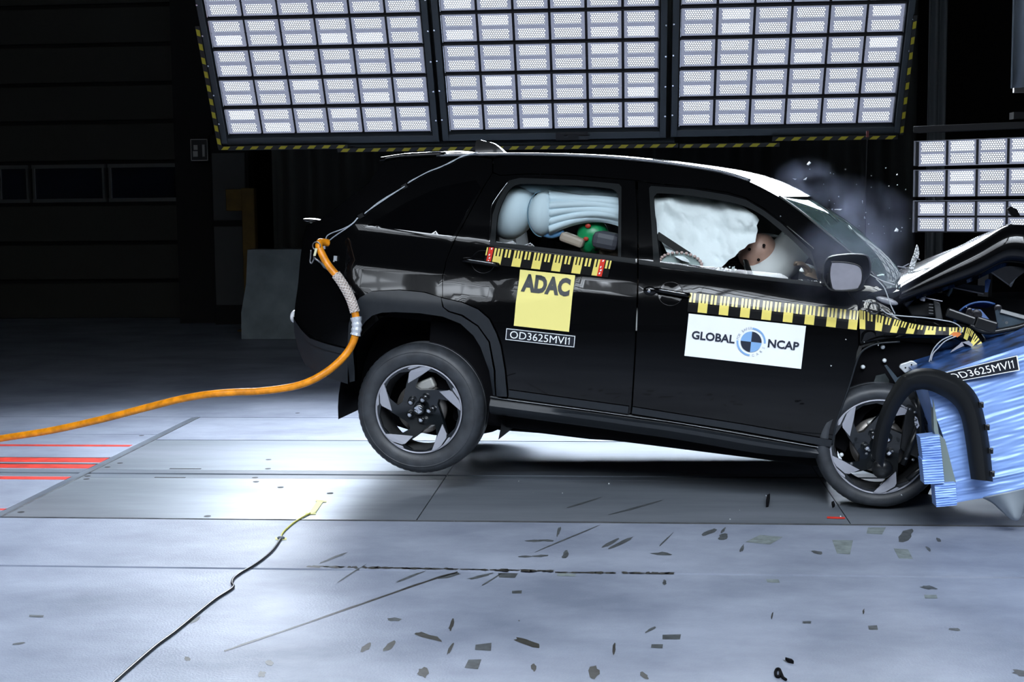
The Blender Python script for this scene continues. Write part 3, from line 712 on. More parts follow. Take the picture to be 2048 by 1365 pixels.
rb = panel('rear_bumper_trim', bump_o, CLAD, QP, off=-.012, thick=.05, step=.03)
strip('bumper_ridge', [(590, 637), (604, 658), (622, 676), (650, 686), (697, 698)], [(590, 646), (604, 669), (622, 687), (650, 698), (697, 710)], CLAD, rb, -.022)
# reflector tip at the tail
MB().ell(cs(589, 633, .06), (.02, .05, .035), 12, 8).build('tail_lamp_tip', M('lamp_white', (.7, .72, .75), .2), QP, smooth=True)
MB().ell(cs(626, 441, .02), (.055, .06, .012), 16, 8).build('tail_lip', PAINT, QP, smooth=True)
# lower door cladding
strip('door_cladding', [(1018, 780), (1140, 797), (1258, 813)], [(1018, 794), (1140, 811), (1256, 827)], CLAD, RD, -.012)
strip('door_cladding', [(1266, 814), (1480, 848), (1664, 880)], [(1264, 827), (1480, 861), (1662, 894)], CLAD, FD, -.012)
# sill: ridge running forward, groove above, turning under at the bottom
m = MB(); ns = 40
stp = [cs(*q) for q in sp2(SILLT, 8)]
def sill(i, j):
    f = i*(len(stp)-1); a = stp[int(f)]; b = stp[min(int(f)+1, len(stp)-1)]; p = a.lerp(b, f-int(f))
    ridge = sm01((i-.10)/.10)*(1-sm01((i-.86)/.12))
    sec = [(-.006, .0), (-.010, -.008), (.006, -.012), (.004-.0*ridge, -.022), (-.012-.016*ridge, -.030-.014*(1-ridge)), (-.014-.014*ridge, -.05), (.004, -.084), (.04, -.10), (.12, -.10)]
    y, z = sec[round(j*(len(sec)-1))]
    k = 1-.35*sm01((i-.8)/.2)
    return (p.x, p.y+y+.015, p.z+z*k)
m.grid(sill, ns, 9); sl = m.build('sill_cladding', CLAD, car, auto=40)
m = MB().tube([Vector(sill(i/30, .125))+Vector((0, -.003, .002)) for i in range(31)], .0018, 6); m.build('sill_trim_line', STEEL, sl, smooth=True)
# underbody
m = MB().box((1.15, W/2, .33), (2.0, W-.36, .10)); m.build('floor_pan', DARK, car, bevel=.02)
MB().tube([cp(*q, .30) for q in ((1012, 845), (1090, 852), (1170, 861), (1225, 866), (1240, 864))], .010, 8).build('brake_pipe', M('pipe_olive', (.16, .18, .13), .4, .5), car, smooth=True)
m = MB().tube([cp(*q, .5) for q in ((985, 846), (1000, 850), (1080, 856), (1180, 868), (1250, 872), (1270, 868))], .03, 10); m.build('exhaust', DARK, car, smooth=True)
# shell between the flanks: roof, windscreen, tailgate
def across(near, y0f, crown, bulge, nu, nv, zc=0.):
    """sheet between the flanks; near is a list of car-frame points on the near edge"""
    P = near
    def f(i, j):
        q = i*(len(P)-1); a = P[int(q)]; b = P[min(int(q)+1, len(P)-1)]; p = a.lerp(b, q-int(q)); c = 1-(2*j-1)**2
        cr = crown(i) if callable(crown) else crown; bu = bulge(i) if callable(bulge) else bulge
        return (p.x+bu*c, p.y+(W-2*p.y)*j, p.z+cr*c)
    return f
roofn = [cs(*q) for q in sp2(ROOFL, 5)]
m = MB(); m.grid(across(roofn, 0, lambda i: .030-.012*max(0, i-.8)*5, lambda i: .16*sm01((i-.55)/.45), 0, 0), 56, 21)
roof = m.build('roof', PAINT, car, smooth=True)
rp = []
for q in sp2(ROOFL[1:-1], 5):
    rp.append(cs(*q)+Vector((0, .03, .006)))
MB().tube(rp, .009, 8).build('roof_rail', M('rail_grey', (.10, .11, .13), .25, .6), roof, smooth=True)
wsn = [cs(*q) for q in sp2([(1558, 394)]+APIL, 5)]
m = MB(); m.grid(across(wsn, 0, 0.0, lambda i: .16+.05*math.sin(i*PI)-.02*i, 0, 0), 30, 21)
ws = m.build('windscreen', WSGL, car, smooth=True)
m = MB(); m.tube([Vector(p)+Vector((0, .012, .004)) for p in wsn], .006, 6); m.build('windscreen_seal', PLAST, ws, smooth=True)
# cracks shining in the top of the windscreen
wf = across(wsn, 0, 0, lambda i: .162+.05*math.sin(i*PI)-.02*i, 0, 0)
for k in range(16):
    i0, j0 = rnd.uniform(.0, .25), rnd.uniform(.25, .75); pts = []
    an = rnd.uniform(-.6, .6)
    for t in range(5): pts.append(Vector(wf(max(0, min(.99, i0+t*.05*math.cos(an))), max(.05, min(.95, j0+t*.07*math.sin(an)+rnd.uniform(-.012, .012)))))+Vector((.002, 0, .002)))
    MB().tube(pts, .0016, 4).build('glass_crack', CHROME if k % 2 else PLAST, ws)
tgn = [cs(*q) for q in [(770, 322), (757, 336), (737, 366), (690, 402), (640, 441), (613, 449), (606, 475), (600, 520), (596, 570), (590, 610), (588, 634), (590, 665), (598, 700), (613, 732), (640, 748), (672, 760)]]
m = MB(); m.grid(across(tgn, 0, 0, lambda i: -.10, 0, 0), 60, 17); m.build('tailgate', PAINT, car, smooth=True)
spn = [cs(*q) for q in [(757, 321), (800, 314), (850, 311), (884, 310)]]
m = MB()
def spo(i, j):
    q = i*3; a = spn[int(q)]; b = spn[min(int(q)+1, 3)]; p = a.lerp(b, q-int(q)); c = 1-(2*j-1)**2
    return (p.x-.05*c*(1-i), p.y+.02+(W-.04-2*p.y)*j, p.z+.022*c+.004)
m.grid(spo, 10, 15); o = m.build('roof_spoiler', PAINT, car, smooth=True, solid=.022)
# shark fin aerial
yf = .88
fin = [cp(*q, yf) for q in sp2([(953, 306), (954, 281), (972, 283), (988, 287), (1000, 295), (1012, 306)], 4)]
zb0 = min(p.z for p in fin); mb = MB(); nf = len(fin)
for k, (ins, yy) in enumerate(((0, -.010), (0, .010))):
    mb.v += [Vector((p.x, yf+yy*(1+2.2*(1-min(1, (p.z-zb0)/.09))), p.z)) for p in fin]
mb.face(range(nf)); mb.face([nf+i for i in range(nf)][::-1])
for i in range(nf): mb.face((i, nf+i, nf+(i+1) % nf, (i+1) % nf))
mb.build('shark_fin_aerial', PAINT, roof, auto=30)
# interior shell
m = MB().box((1.05, W/2, .62), (2.1, W-.3, .5)).box((.1, W/2, .95), (.9, W-.3, .3)); m.build('cabin_floor', DARK, car)
m = MB(); m.grid(lambda i, j: (roofn[3].x+.1+(roofn[-6].x-roofn[3].x)*i, .32+(W-.64)*j, 1.655+.02*math.sin(i*PI)), 8, 5); m.build('headliner', M('headliner', (.18, .19, .20), .9), roof)
def seat(name, x, y, z, h=.62, mat=SEAT):
    m = MB(); a = math.radians(14); R = Matrix.Rotation(-a, 3, 'Y')
    m.box((x, y, z+h/2), (.13, .46, h), R); o = m.build(name, mat, car, bevel=.05)
    MB().box((x-.5*h*math.sin(a)-.02, y, z+h+.08), (.10, .27, .18), R).build('head_rest', mat, o, bevel=.04)
    MB().box((x+.26, y, z), (.5, .48, .14)).build('seat_cushion', mat, o, bevel=.05)
    return o
for y in (.45, W-.45):
    seat('front_seat', 1.15, y, .80); seat('rear_seat', .18, y, .82, .5)
seat('rear_seat', .18, W/2, .82, .5)
m = MB(); m.grid(lambda i, j: (1.86+.22*math.sin(i*PI/2), .2+(W-.4)*j, 1.02+.18*math.cos(i*PI/2)+.03*math.sin(j*9)), 8, 12); m.build('dashboard', M('dash', (.03, .032, .036), .6), car, smooth=True, solid=.02)
sw = thing('steering_wheel', None, None); sw.parent = car
R = Matrix.Rotation(math.radians(62), 3, 'Y')
MB().tube([Vector((1.66, .44, 1.13))+R @ Vector((.18*math.cos(a*PI/12), .18*math.sin(a*PI/12), 0)) for a in range(25)], .014, 8).build('wheel_rim', PLAST, sw, smooth=True)
MB().ell((1.67, .44, 1.12), (.05, .09, .07)).build('wheel_hub', PLAST, sw, smooth=True)

# ------------------------------------------------------------------ wheels
def wheel(name, parent, centre, roll=0., toe=0., camber=0., deflate=1.):
    e = thing(name, None, None); e.parent = parent
    e.matrix_local = Matrix.Translation(centre) @ Matrix.Rotation(toe, 4, 'Z') @ Matrix.Rotation(camber, 4, 'X')
    RR = .232
    tp = [(.229, .03), (.237, .012), (.247, .002), (.275, -.006), (.300, -.004), (.318, .004), (.330, .016), (.337, .026), (.342, .036), (.345, .06), (.3455, .072), (.339, .075), (.339, .083), (.3455, .086), (.346, .108), (.3455, .13), (.339, .133), (.339, .141), (.3455, .144), (.345, .16), (.341, .18), (.33, .20), (.29, .22), (.24, .212), (.222, .19)]
    def tf(i, j, r, y):
        if 6 <= j <= 9 and i % 3 == 0: r -= .0022
        if deflate < 1:
            k = (r-.222)/.124; r = .222+(r-.222)*deflate
        if deflate < 1:
            a = 2*PI*i/180; zz = r*math.sin(a+0)
            if zz < -.296: r = r*(.296/abs(zz))
        return r, y
    m = MB().lathe(tp, 180, fn=tf); ty = m.build('tyre', RUBBER, e, auto=38)
    MB().lathe([(.300, -.0052), (.303, -.007), (.306, -.0045)], 96).build('sidewall_ring', RUBBER, ty, smooth=True) if deflate == 1 else None
    g = thing('rim', None, None); g.parent = e; g.rotation_euler = (0, -roll, 0)
    MB().lathe([(RR-.004, .022), (RR+.003, .006), (RR+.001, .002), (RR-.005, .004), (RR-.008, .012)], 96).build('rim_lip', SILVER, g, smooth=True)
    MB().lathe([(RR-.008, .012), (RR-.016, .03), (RR-.024, .06), (RR-.03, .15), (RR-.02, .19)], 72).build('rim_barrel', STEEL, g, smooth=True)
    # pinwheel face
    U = lambda pts: [(x*RR, y*RR) for x, y in pts]
    hole = [(.13, .90), (.34, .88), (.58, .74), (.72, .52), (.42, .50), (.20, .47), (-.02, .44), (-.14, .50), (-.06, .72)]
    def rot(pts, k):
        c, s_ = math.cos(k*2*PI/5), math.sin(k*2*PI/5); return [(x*c-y*s_, x*s_+y*c) for x, y in pts]
    outc = [(.968*RR*math.cos(a*PI/48), .968*RR*math.sin(a*PI/48)) for a in range(96)]
    V, T = tri2d(outc, [resample(rot(U(hole), k), .012) for k in range(5)], .016)
    m = MB(); 
    def dish(x, y): r = math.hypot(x, y)/RR; return .028+.020*math.cos(min(1, r)*PI)*.6+.016*(1-r)
    m.v = [Vector((x, dish(x, y), y)) for x, y in V]; m.f = list(T); m.mi = [0]*len(T)
    o = m.build('wheel_face', RIMB, g, auto=30); md = o.modifiers.new('solid', 'SOLIDIFY'); md.thickness = .026; md.offset = 0
    blade = [(-.30, .56), (-.285, .80), (-.24, .865), (-.03, .965), (.10, .985), (.21, .955), (.02, .80)]
    tri = [(-.33, .90), (-.25, .955), (-.10, .985), (-.05, .985), (-.28, .885)]
    blade2 = [(.78, .20), (.68, .05), (.40, .30), (.44, .36)]
    for k in range(5):
        for pts, nm, mt, dy in ((blade, 'machined_blade', SILVER, -.019), (tri, 'rim_facet', SILVER, -.017)):
            q = rot(U(pts), k); 
            if area2(q) < 0: q = q[::-1]
            MB().prism([(x, dish(x, y)+dy, y) for x, y in q], (0, .012, 0)).build(nm, mt, g)
    for k in range(5):
        a = math.radians(72+72*k); x, z = .056*math.cos(a), .056*math.sin(a)
        m = MB(); m.tube([(x, .03, z), (x, -.002, z), (x, -.006, z)], [.0125, .0125, .008], 12); m.build('lug_nut', CHROME, g, auto=40)
        MB().lathe([(.016, .012), (.019, .004), (.016, .0)], 16).build('lug_seat', RIMB, g, smooth=True).location = (x, .005, z)
    MB().lathe([(.001, -.002), (.022, -.001), (.030, .004), (.032, .014)], 32).build('centre_cap', RIMB, g, smooth=True)
    em = [(.010, .024), (-.006, .013), (-.021, .004), (-.010, -.003), (.003, .005), (.012, -.003), (-.006, -.014), (-.010, -.024), (.006, -.013), (.021, -.004), (.010, .003), (-.003, -.005), (-.012, .003), (.006, .014)]
    s1 = [(0.0, .020), (-.020, .006), (-.006, -.003), (.004, .003), (.012, -.001), (-.002, -.009)]
    mb = MB()
    for pts in ([(-.004, .021), (-.021, .009), (-.021, .003), (.004, .003)], [(-.021, .003), (-.008, -.002), (.016, -.002), (.004, .003)], [(.004, .009), (.012, .004), (.021, .007), (-.004, .021)], [(.004, -.021), (.021, -.009), (.021, -.003), (-.004, -.003)], [(-.004, -.009), (-.012, -.004), (-.021, -.007), (.004, -.021)]):
        mb.prism([(x, -.004, y) for x, y in pts], (0, .004, 0))
    mb.build('emblem', CHROME, g)
    MB().lathe([(.055, .075), (.055, .065), (.135, .065), (.135, .09)], 48).build('brake_disc', M('brake_disc', (.30, .28, .26), .35, .9), e, smooth=True)
    MB().box((.0, .075, .115), (.13, .05, .06), Matrix.Rotation(-.5, 3, 'Y')).build('brake_caliper', M('caliper', (.36, .36, .34), .5, .4), e, bevel=.012)
    MB().lathe([(.0, .06), (.055, .06), (.06, .10)], 24).build('hub', STEEL, e, smooth=True)
    return e
wheel('rear_wheel', car, (0, .035, .345), 0.)
o = wheel('rear_wheel', car, (0, W-.035, .345), 0.); o.matrix_local = Matrix.Translation((0, W-.035, .345)) @ Matrix.Rotation(PI, 4, 'Z')
fw = cp(1758, 895, .02)
wheel('front_wheel', car, (fw.x, .02, fw.z), math.radians(-24), math.radians(2), 0, .70)
o = wheel('front_wheel', car, (2.58, W-.035, .40), 0.); o.matrix_local = Matrix.Translation((2.58, W-.035, .40)) @ Matrix.Rotation(PI, 4, 'Z')
# arch liners
for y0, y1 in ((.05, .42), (W-.42, W-.05)):
    m = MB(); m.grid(lambda i, j: (.445*math.cos(-.2+i*(PI+.4)), y0+(y1-y0)*j, .345+.545*math.sin(-.2+i*(PI+.4))), 30, 3); m.build('wheel_liner', DARK, car, smooth=True)
m = MB(); m.poly([(.46*math.cos(a*PI/12), .415, .345+(.56 if a<13 else .2)*math.sin(a*PI/12)) for a in range(24)]); m.build('inner_wing', DARK, car)
MB().box((0, W/2, .36), (.14, W-.5, .12)).build('rear_axle', DARK, car, bevel=.02)
# ------------------------------------------------------------------ mirror, handles
Rm = Matrix.Rotation(.0, 3, 'Z')
mo = sp2([(1646, 530), (1652, 518), (1664, 511), (1697, 507), (1725, 508), (1738, 514), (1742, 536), (1738, 552), (1730, 562), (1725, 574), (1714, 582), (1670, 583), (1654, 575), (1645, 556)], 3)
yo = -.20
def ring(sc, y, du=0):
    cx, cy = 1694, 545; return [cp(cx+(u-cx)*sc+du, cy+(v-cy)*sc, y) for u, v in mo]
mir = MB(); rings = [ring(.94, yo-.012), ring(1., yo), ring(1., yo+.03), ring(.94, yo+.09, 4), ring(.7, yo+.13, 8), ring(.2, yo+.145, 10)]
nn_ = len(mo)
for r in rings: mir.v += r
for k in range(len(rings)-1):
    for i in range(nn_): mir.face((k*nn_+i, k*nn_+(i+1) % nn_, (k+1)*nn_+(i+1) % nn_, (k+1)*nn_+i))
DUSTM = M('dusty_housing', (.035, .04, .055), .5)
mr_ = mir.build('door_mirror', DUSTM, FD, smooth=True)
mg = sp2([(1663, 524), (1681, 524), (1708, 528), (1721, 535), (1725, 547), (1724, 563), (1719, 573), (1711, 579), (1670, 581), (1662, 569), (1659, 551), (1660, 536)], 3)
MB().prism([cp(u, v, yo-.013) for u, v in mg], (0, .008, 0)).build('mirror_glass', M('mirror_reflection_grey', (.38, .38, .44), .32, .5, noise=.12, nscale=14), mr_)  # lavender-grey colour stands in for bright smoke mirrored in the powdery glass
rm = [cp(u, v, yo-.014) for u, v in mg+[mg[0]]]; MB().tube(rm, .004, 6, caps=False).build('mirror_bezel', PLAST, mr_, smooth=True)
MB().beam(cs(1655, 560, .02), cp(1668, 560, yo+.06), .07, .06).build('mirror_arm', PLAST, mr_, bevel=.01)
panel('mirror_sail', xz([(1628, 494), (1634, 540), (1640, 566), (1650, 566), (1650, 540), (1655, 526)]), M('sail_black', (.01, .01, .012), .15, coat=1), FD, off=-.012, thick=.012, fn=lambda x, z: S(x, z)+.10*max(0, z-1.28))
MB().ell(cs(1774, 602, -.01), (.055, .012, .016), 14, 8, Matrix.Rotation(.2, 3, 'Y')).build('side_indicator', SILVER, FD, smooth=True)
def handle(u0, v0, u1, v1, parent, cu, cv, key=None):
    a, b = cs(u0, v0, -.03), cs(u1, v1, -.03)
    hd = thing('door_handle', None, None); hd.parent = parent
    P = [cs(u0, v0, -.002), a.lerp(b, .08), a.lerp(b, .3)+Vector((0, -.006, 0)), a.lerp(b, .7)+Vector((0, -.006, 0)), a.lerp(b, .93), cs(u1, v1, -.002)]
    MB().tube(spline(P, 5), .0125, 10).build('grip', PAINT, hd, smooth=True)
    P = [p+Vector((0, -.012, .006)) for p in spline(P, 5)[5:-6]]; MB().tube(P, .002, 5).build('chrome_strip', CHROME, hd, smooth=True)
    c = cs(cu, cv); e = []
    for k in range(25):
        t = 2*PI*k/24; q = (c.x+.062*math.cos(t), c.z+.058*math.sin(t)); e.append(Vector((q[0], S(*q)-.001, q[1])))
    MB().tube(e, .0025, 6, caps=False).build('cup_rim', PAINT, hd, smooth=True)
    panel('handle_cup', [(p.x, p.z) for p in e[:-1]], PAINT, hd, off=-.0008, thick=0)
    if key:
        k = cs(*key, -.012); o = MB().lathe([(0.001, -.004), (.009, -.004), (.010, .01)], 20).build('key_cylinder', CHROME, hd, smooth=True); o.location = k
        m = MB().ell(cs(key[0]+2, key[1], -.004), (.035, .012, .024), 16, 8); m.build('handle_end', PAINT, hd, smooth=True)
    return hd
handle(1312, 580, 1378, 591, FD, 1341, 588, (1298, 582)); handle(928, 520, 996, 530, RD, 966, 524)

# ------------------------------------------------------------------ stickers and tapes
def on_side(off, ox, oz, sx=1., flip=False):
    def f(x, y):
        X, Z = ox+x, oz+y; return Vector((X, S(X, Z)+off, Z))
    return f
# flat magnetic plate: yellow with lettering
def plate(name, label, x0, z0, w_, h_, mat, y=None, th=.002):
    me = flatmesh([[(0, 0), (w_, 0), (w_, h_), (0, h_)]]); o = drape(name, me, mat, car, on_side(-.004, x0, z0), .03, .012)
    o['label'] = label; md = o.modifiers.new('solid', 'SOLIDIFY'); md.thickness = .0015
    return o
def code_mesh():
    """OD3625MVI1 in a unit box, the last digit with a flag"""
    me, tw, th = text_mesh('OD3625MVI', 1., 0.); me.transform(Matrix.Diagonal((.93/tw, 1/th, 1, 1)))
    bm = bmesh.new(); bm.from_mesh(me)
    for q in ([(.972, .02), (.985, .02), (.985, .98), (.975, .98), (.972, .93)], [(.952, .70), (.972, .79), (.972, .93), (.952, .81)]):
        bm.faces.new([bm.verts.new((a, b, 0)) for a, b in q])
    bm.to_mesh(me); bm.free(); return me
def lettering(txt, parent, x, z, wid, hei, mat, bold=0., off=-.0075, sl=0.):
    if txt == 'OD3625MVI1': me, tw, th = code_mesh(), 1., 1.
    else: me, tw, th = text_mesh(txt, 1., bold)
    me.transform(Matrix.Diagonal((wid/tw, hei/th, 1, 1)))
    return drape('lettering', me, mat, parent, on_side(off, x, z), .02, .01)
ad = plate('yellow_sticker', 'square yellow sticker reading ADAC', .475, .843, .286, .286, YEL)
lettering('ADAC', ad, .492, 1.020, .252, .092, INK, .055)
ol = plate('number_plate_label', 'black label reading OD3625MVI1 in white', .436, .765, .362, .064, LABELB)
lettering('OD3625MVI1', ol, .460, .778, .314, .038, WHT, .012)
fr = flatmesh([[(.003, .003), (.359, .003), (.359, .006), (.003, .006)], [(.003, .058), (.359, .058), (.359, .061), (.003, .061)], [(.003, .006), (.006, .006), (.006, .058), (.003, .058)], [(.356, .006), (.359, .006), (.359, .058), (.356, .058)]])
drape('label_border', fr, WHT, ol, on_side(-.0072, .436, .765), .03)
gx, gz, gw, gh = 1.350, .788, .572, .212
gn = plate('white_sticker', 'white sticker reading GLOBAL NCAP with round target emblem', gx, gz, gw, gh, WHT)
lettering('GLOBAL', gn, gx+.026, gz+.088, .212, .042, INKB, .03); lettering('NCAP', gn, gx+.400, gz+.088, .150, .042, INKB, .03)
cx, cz_ = .318, .106
def sector(r0, r1, a0, a1, n=14):
    o_ = [(cx+r1*math.cos(a0+(a1-a0)*i/n), cz_+r1*math.sin(a0+(a1-a0)*i/n)) for i in range(n+1)]
    i_ = [(cx+r0*math.cos(a0+(a1-a0)*i/n), cz_+r0*math.sin(a0+(a1-a0)*i/n)) for i in range(n+1)] if r0 else [(cx, cz_)]
    return o_+i_[::-1]
def arcs(r0, r1, a0, a1, n=14): return [sector(r0, r1, a0+(a1-a0)*i/n, a0+(a1-a0)*(i+1)/n, 1) for i in range(n)]
drape('target_emblem', flatmesh([sector(0, .051, 0, PI/2), sector(0, .051, PI, 1.5*PI)]), INKB, gn, on_side(-.0075, gx, gz))
drape('target_emblem', flatmesh([sector(0, .051, PI/2, PI), sector(0, .051, 1.5*PI, 2*PI)]+arcs(.062, .071, 0, PI/2)+arcs(.062, .071, PI, 1.5*PI)), SKYB, gn, on_side(-.0075, gx, gz))
def arc_text(txt, a0, a1, r, hgt):
    for i, ch in enumerate(txt):
        if ch == ' ': continue
        a = a0+(a1-a0)*i/(len(txt)-1); me, tw, th = text_mesh(ch, 1.); k = hgt/.72
        fl_ = a1 < a0
        rot_ = a-PI/2 if fl_ else a+PI/2
        me.transform(Matrix.Translation((cx+r*math.cos(a), cz_+r*math.sin(a), 0)) @ Matrix.Rotation(rot_, 4, 'Z') @ Matrix.Diagonal((k, k, 1, 1)) @ Matrix.Translation((-tw/2, -th/2, 0)))
        drape('lettering', me, GREYP, gn, on_side(-.0075, gx, gz))
arc_text('FOR SAFER', math.radians(172), math.radians(95), .067, .013); arc_text('CARS', math.radians(284), math.radians(340), .067, .013)
# measuring tape: black band with yellow comb marks
def tape(name, label, x0, x1, zf, hgt, parent_off, first, per, shear=0., rev=False, f3=None):
    g3 = f3 or (lambda x, y: Vector((x+shear*y, S(x+shear*y, zf(x)+y)+parent_off, zf(x)+y)))
    n = int((x1-x0)/.03)+1
    base = flatmesh([[(x0+(x1-x0)*i/n, -hgt), (x0+(x1-x0)*(i+1)/n, -hgt), (x0+(x1-x0)*(i+1)/n, 0), (x0+(x1-x0)*i/n, 0)] for i in range(n)])
    o = drape(name, base, TBLK, car, g3, 0, .012); o['label'] = label
    polys = []; x = first; u = per/5.0*.5
    g4 = (lambda x, y: g3(x, y)+Vector((0, -.0022, 0)))
    def r(a, b, c, d):
        a, b = max(a, x0), min(b, x1)
        if b-a > .002: polys.append([(a, c), (b, c), (b, d), (a, d)])
    while x < x1:
        r(x, x+.046, -hgt+.002, -hgt*.48)
        for k in range(3): r(x+k*.0175, x+k*.0175+.0105, -hgt*.49, -.002)
        for k in range(2): r(x+.058+k*.0185, x+.058+k*.0185+.0105, -hgt*.50, -.002)
        x += per
    x = first-per
    for k in range(2): r(x+.058+k*.0185, x+.058+k*.0185+.0105, -hgt*.50, -.002)
    me = flatmesh(polys); drape('tape_marks', me, YELT, o, g4, .03, .012); return o
a, b = cs(1381, 585), cs(1716, 621); a2 = cs(1378, 623)
zft = lambda x: a.z+(b.z-a.z)*(x-a.x)/(b.x-a.x)
TP1 = tape('measuring_tape', 'black and yellow measuring tape along front door', a.x-.004, b.x+.004, zft, a.z-a2.z+.002, -.0045, a.x+.046, .104)
c1, c2 = cs(975, 494), cs(1224, 521); c3 = cs(971, 527)
zfr = lambda x: c1.z+(c2.z-c1.z)*(x-c1.x)/(c2.x-c1.x)
TP2 = tape('measuring_tape', 'measuring tape with red ends below rear window', c1.x, c2.x, zfr, .087, -.0062, c1.x+.042, .104, .13)
for uu in (983, 1209):
    q = cs(uu, 500); x_ = q.x; me = flatmesh([[(x_-.011, -.086), (x_+.014, -.086), (x_+.014, 0), (x_-.011, 0)]])
    o = drape('red_clip', me, RED, TP2, lambda x, y: Vector((x+.13*y, S(x+.13*y, zfr(x)+y)-.011, zfr(x)+y)), 0, .012)
    me = flatmesh([[(x_-.004+dx_, -.075+k*.016), (x_+.002+dx_, -.075+k*.016), (x_+.004+dx_, -.066+k*.016), (x_-.002+dx_, -.066+k*.016)] for k, dx_ in ((0, 0), (1, .003), (2, -.001), (4, .004))])
    drape('clip_print', me, WHT, o, lambda x, y: Vector((x+.13*y, S(x+.13*y, zfr(x)+y)-.0125, zfr(x)+y)))
# thin cables running down the tail pillar to the plug
for k, pts in enumerate(([(652, 484), (653, 474), (662, 467), (686, 458), (704, 448), (715, 436)], [(650, 488), (672, 471), (690, 459), (706, 447), (716, 436)], [(729, 428), (760, 403), (803, 377), (813, 370)], [(730, 426), (765, 402), (800, 379)], [(815, 367), (850, 347), (900, 326), (925, 312), (955, 305)], [(818, 364), (858, 343), (880, 335), (918, 316), (950, 306)])):
    MB().tube(spline([cs(u, v, -.008) for u, v in pts], 6), .0032, 6).build('tail_cable', M('cable_grey', (.42, .46, .52), .35), QP, smooth=True)
for u, v in ((722, 432), (809, 373)):
    MB().box(cs(u, v, -.006), (.03, .008, .022), Matrix.Rotation(-.6, 3, 'Y')).build('cable_tape', PLAST, QP)
# ------------------------------------------------------------------ crushed front end
from mathutils import noise as nz_
def lerp_path(P, t):
    q = max(0, min(1, t))*(len(P)-1); i = min(int(q), len(P)-2); return P[i].lerp(P[i+1], q-i)
rowsF = [([(1719, 602), (1742, 592), (1775, 612), (1800, 628), (1850, 641), (1900, 648), (1932, 649), (1957, 661), (1980, 694)], .040),
         ([(1719, 619), (1752, 628), (1790, 638), (1820, 646), (1855, 652), (1900, 655), (1935, 655), (1951, 668), (1972, 697)], .016),
         ([(1719, 659), (1750, 662), (1780, 666), (1812, 668), (1850, 670), (1900, 671), (1928, 678), (1940, 690), (1945, 705)], .008),
         ([(1719, 692), (1750, 684), (1780, 678), (1812, 676), (1850, 676), (1900, 677), (1922, 685), (1932, 697), (1937, 711)], .03)]
def fpt(k, t, dy=0.):
    px, y = rowsF[k]; u, v, _ = lerp_path(spl[k], t); wv = .012*math.sin(t*17)*sm01(t/.25)+.03*sm01((t-.7)/.3)
    return cp(u, v, y+wv+dy)
spl = [spline([(u, v, 0) for u, v in r[0]], 5) for r in rowsF]
def fend(i, j):
    q = j*3; k = min(int(q), 2); f = q-k
    return fpt(k, i).lerp(fpt(k+1, i), f)
m = MB(); m.grid(fend, 60, 13); fender = m.build('front_wing', PAINT, car, smooth=True, solid=.006)
TP3 = tape('measuring_tape', 'bent measuring tape on the crumpled front wing', 0, .84, None, .09, 0, .0, .104, f3=lambda x, y: fpt(1, x/.84, -.009).lerp(fpt(2, x/.84, -.009), -y/.09))
# bonnet, folded up
bl = [cp(u, v, .16) for u, v in sp2([(1797, 573), (1850, 543), (1905, 511), (1960, 482), (2006, 455), (2030, 449), (2060, 456), (2130, 490)], 5)]
sec = [(.07, -.17, 0), (.045, -.12, 0), (.045, -.05, 0), (.09, -.012, 0), (.15, 0, 0), (.20, -.022, .0), (.26, -.026, 0), (.31, -.004, 0), (.6, .012, 0), (.95, .018, 0), (1.3, .012, 0), (1.6, 0, 0), (1.7, -.03, 0)]
def bon(i, j):
    p = lerp_path(bl, i); k = round(j*(len(sec)-1)); y, z, _ = sec[k]
    tw = -(.02+.15*i)*(y-.16)
    return (p.x-.02*z, y, p.z+z*(1 if k > 3 else .45+.75*math.sin(min(1, i*1.5)*PI*.5))+tw+.006*math.sin(i*14+y*6)*i)
m = MB(); m.grid(bon, 46, len(sec)); bonnet = m.build('bonnet', PAINT, car, smooth=True, solid=.012)
m = MB()
m.grid(lambda i, j: tuple(Vector(bon(.06+i*.9, (3+j*8)/12))+Vector((.01, 0, -.045-.02*math.sin(j*PI*3)))), 16, 20); m.build('bonnet_inner_frame', DARK, bonnet, smooth=True)
# torn wiper / cowl piece sticking up
tp_ = [cp(u, v, .5) for u, v in sp2([(1816, 548), (1820, 530), (1828, 508), (1834, 490), (1838, 500), (1838, 512), (1833, 522), (1828, 538), (1820, 550)], 3)]
MB().prism(tp_, (0, .02, 0)).build('torn_cowl_strip', M('torn_bright', (.45, .47, .48), .25, .7, bump=1., bscale=90), car)
for pts in ([(1804, 535), (1818, 528)], [(1795, 533), (1812, 536)], [(1830, 515), (1840, 520)]): MB().tube([cp(u, v, .48) for u, v in pts], .003, 5).build('cowl_splinter', SILVER, car)
m = MB(); m.grid(lambda i, j: (lerp_path([cp(1716, 600, .1), cp(1775, 590, .1), cp(1800, 580, .1)], i).x, .1+(W-.2)*j, lerp_path([cp(1716, 600, .1), cp(1775, 585, .1), cp(1800, 577, .1)], i).z-.01), 6, 6); m.build('cowl_panel', PLAST, car)
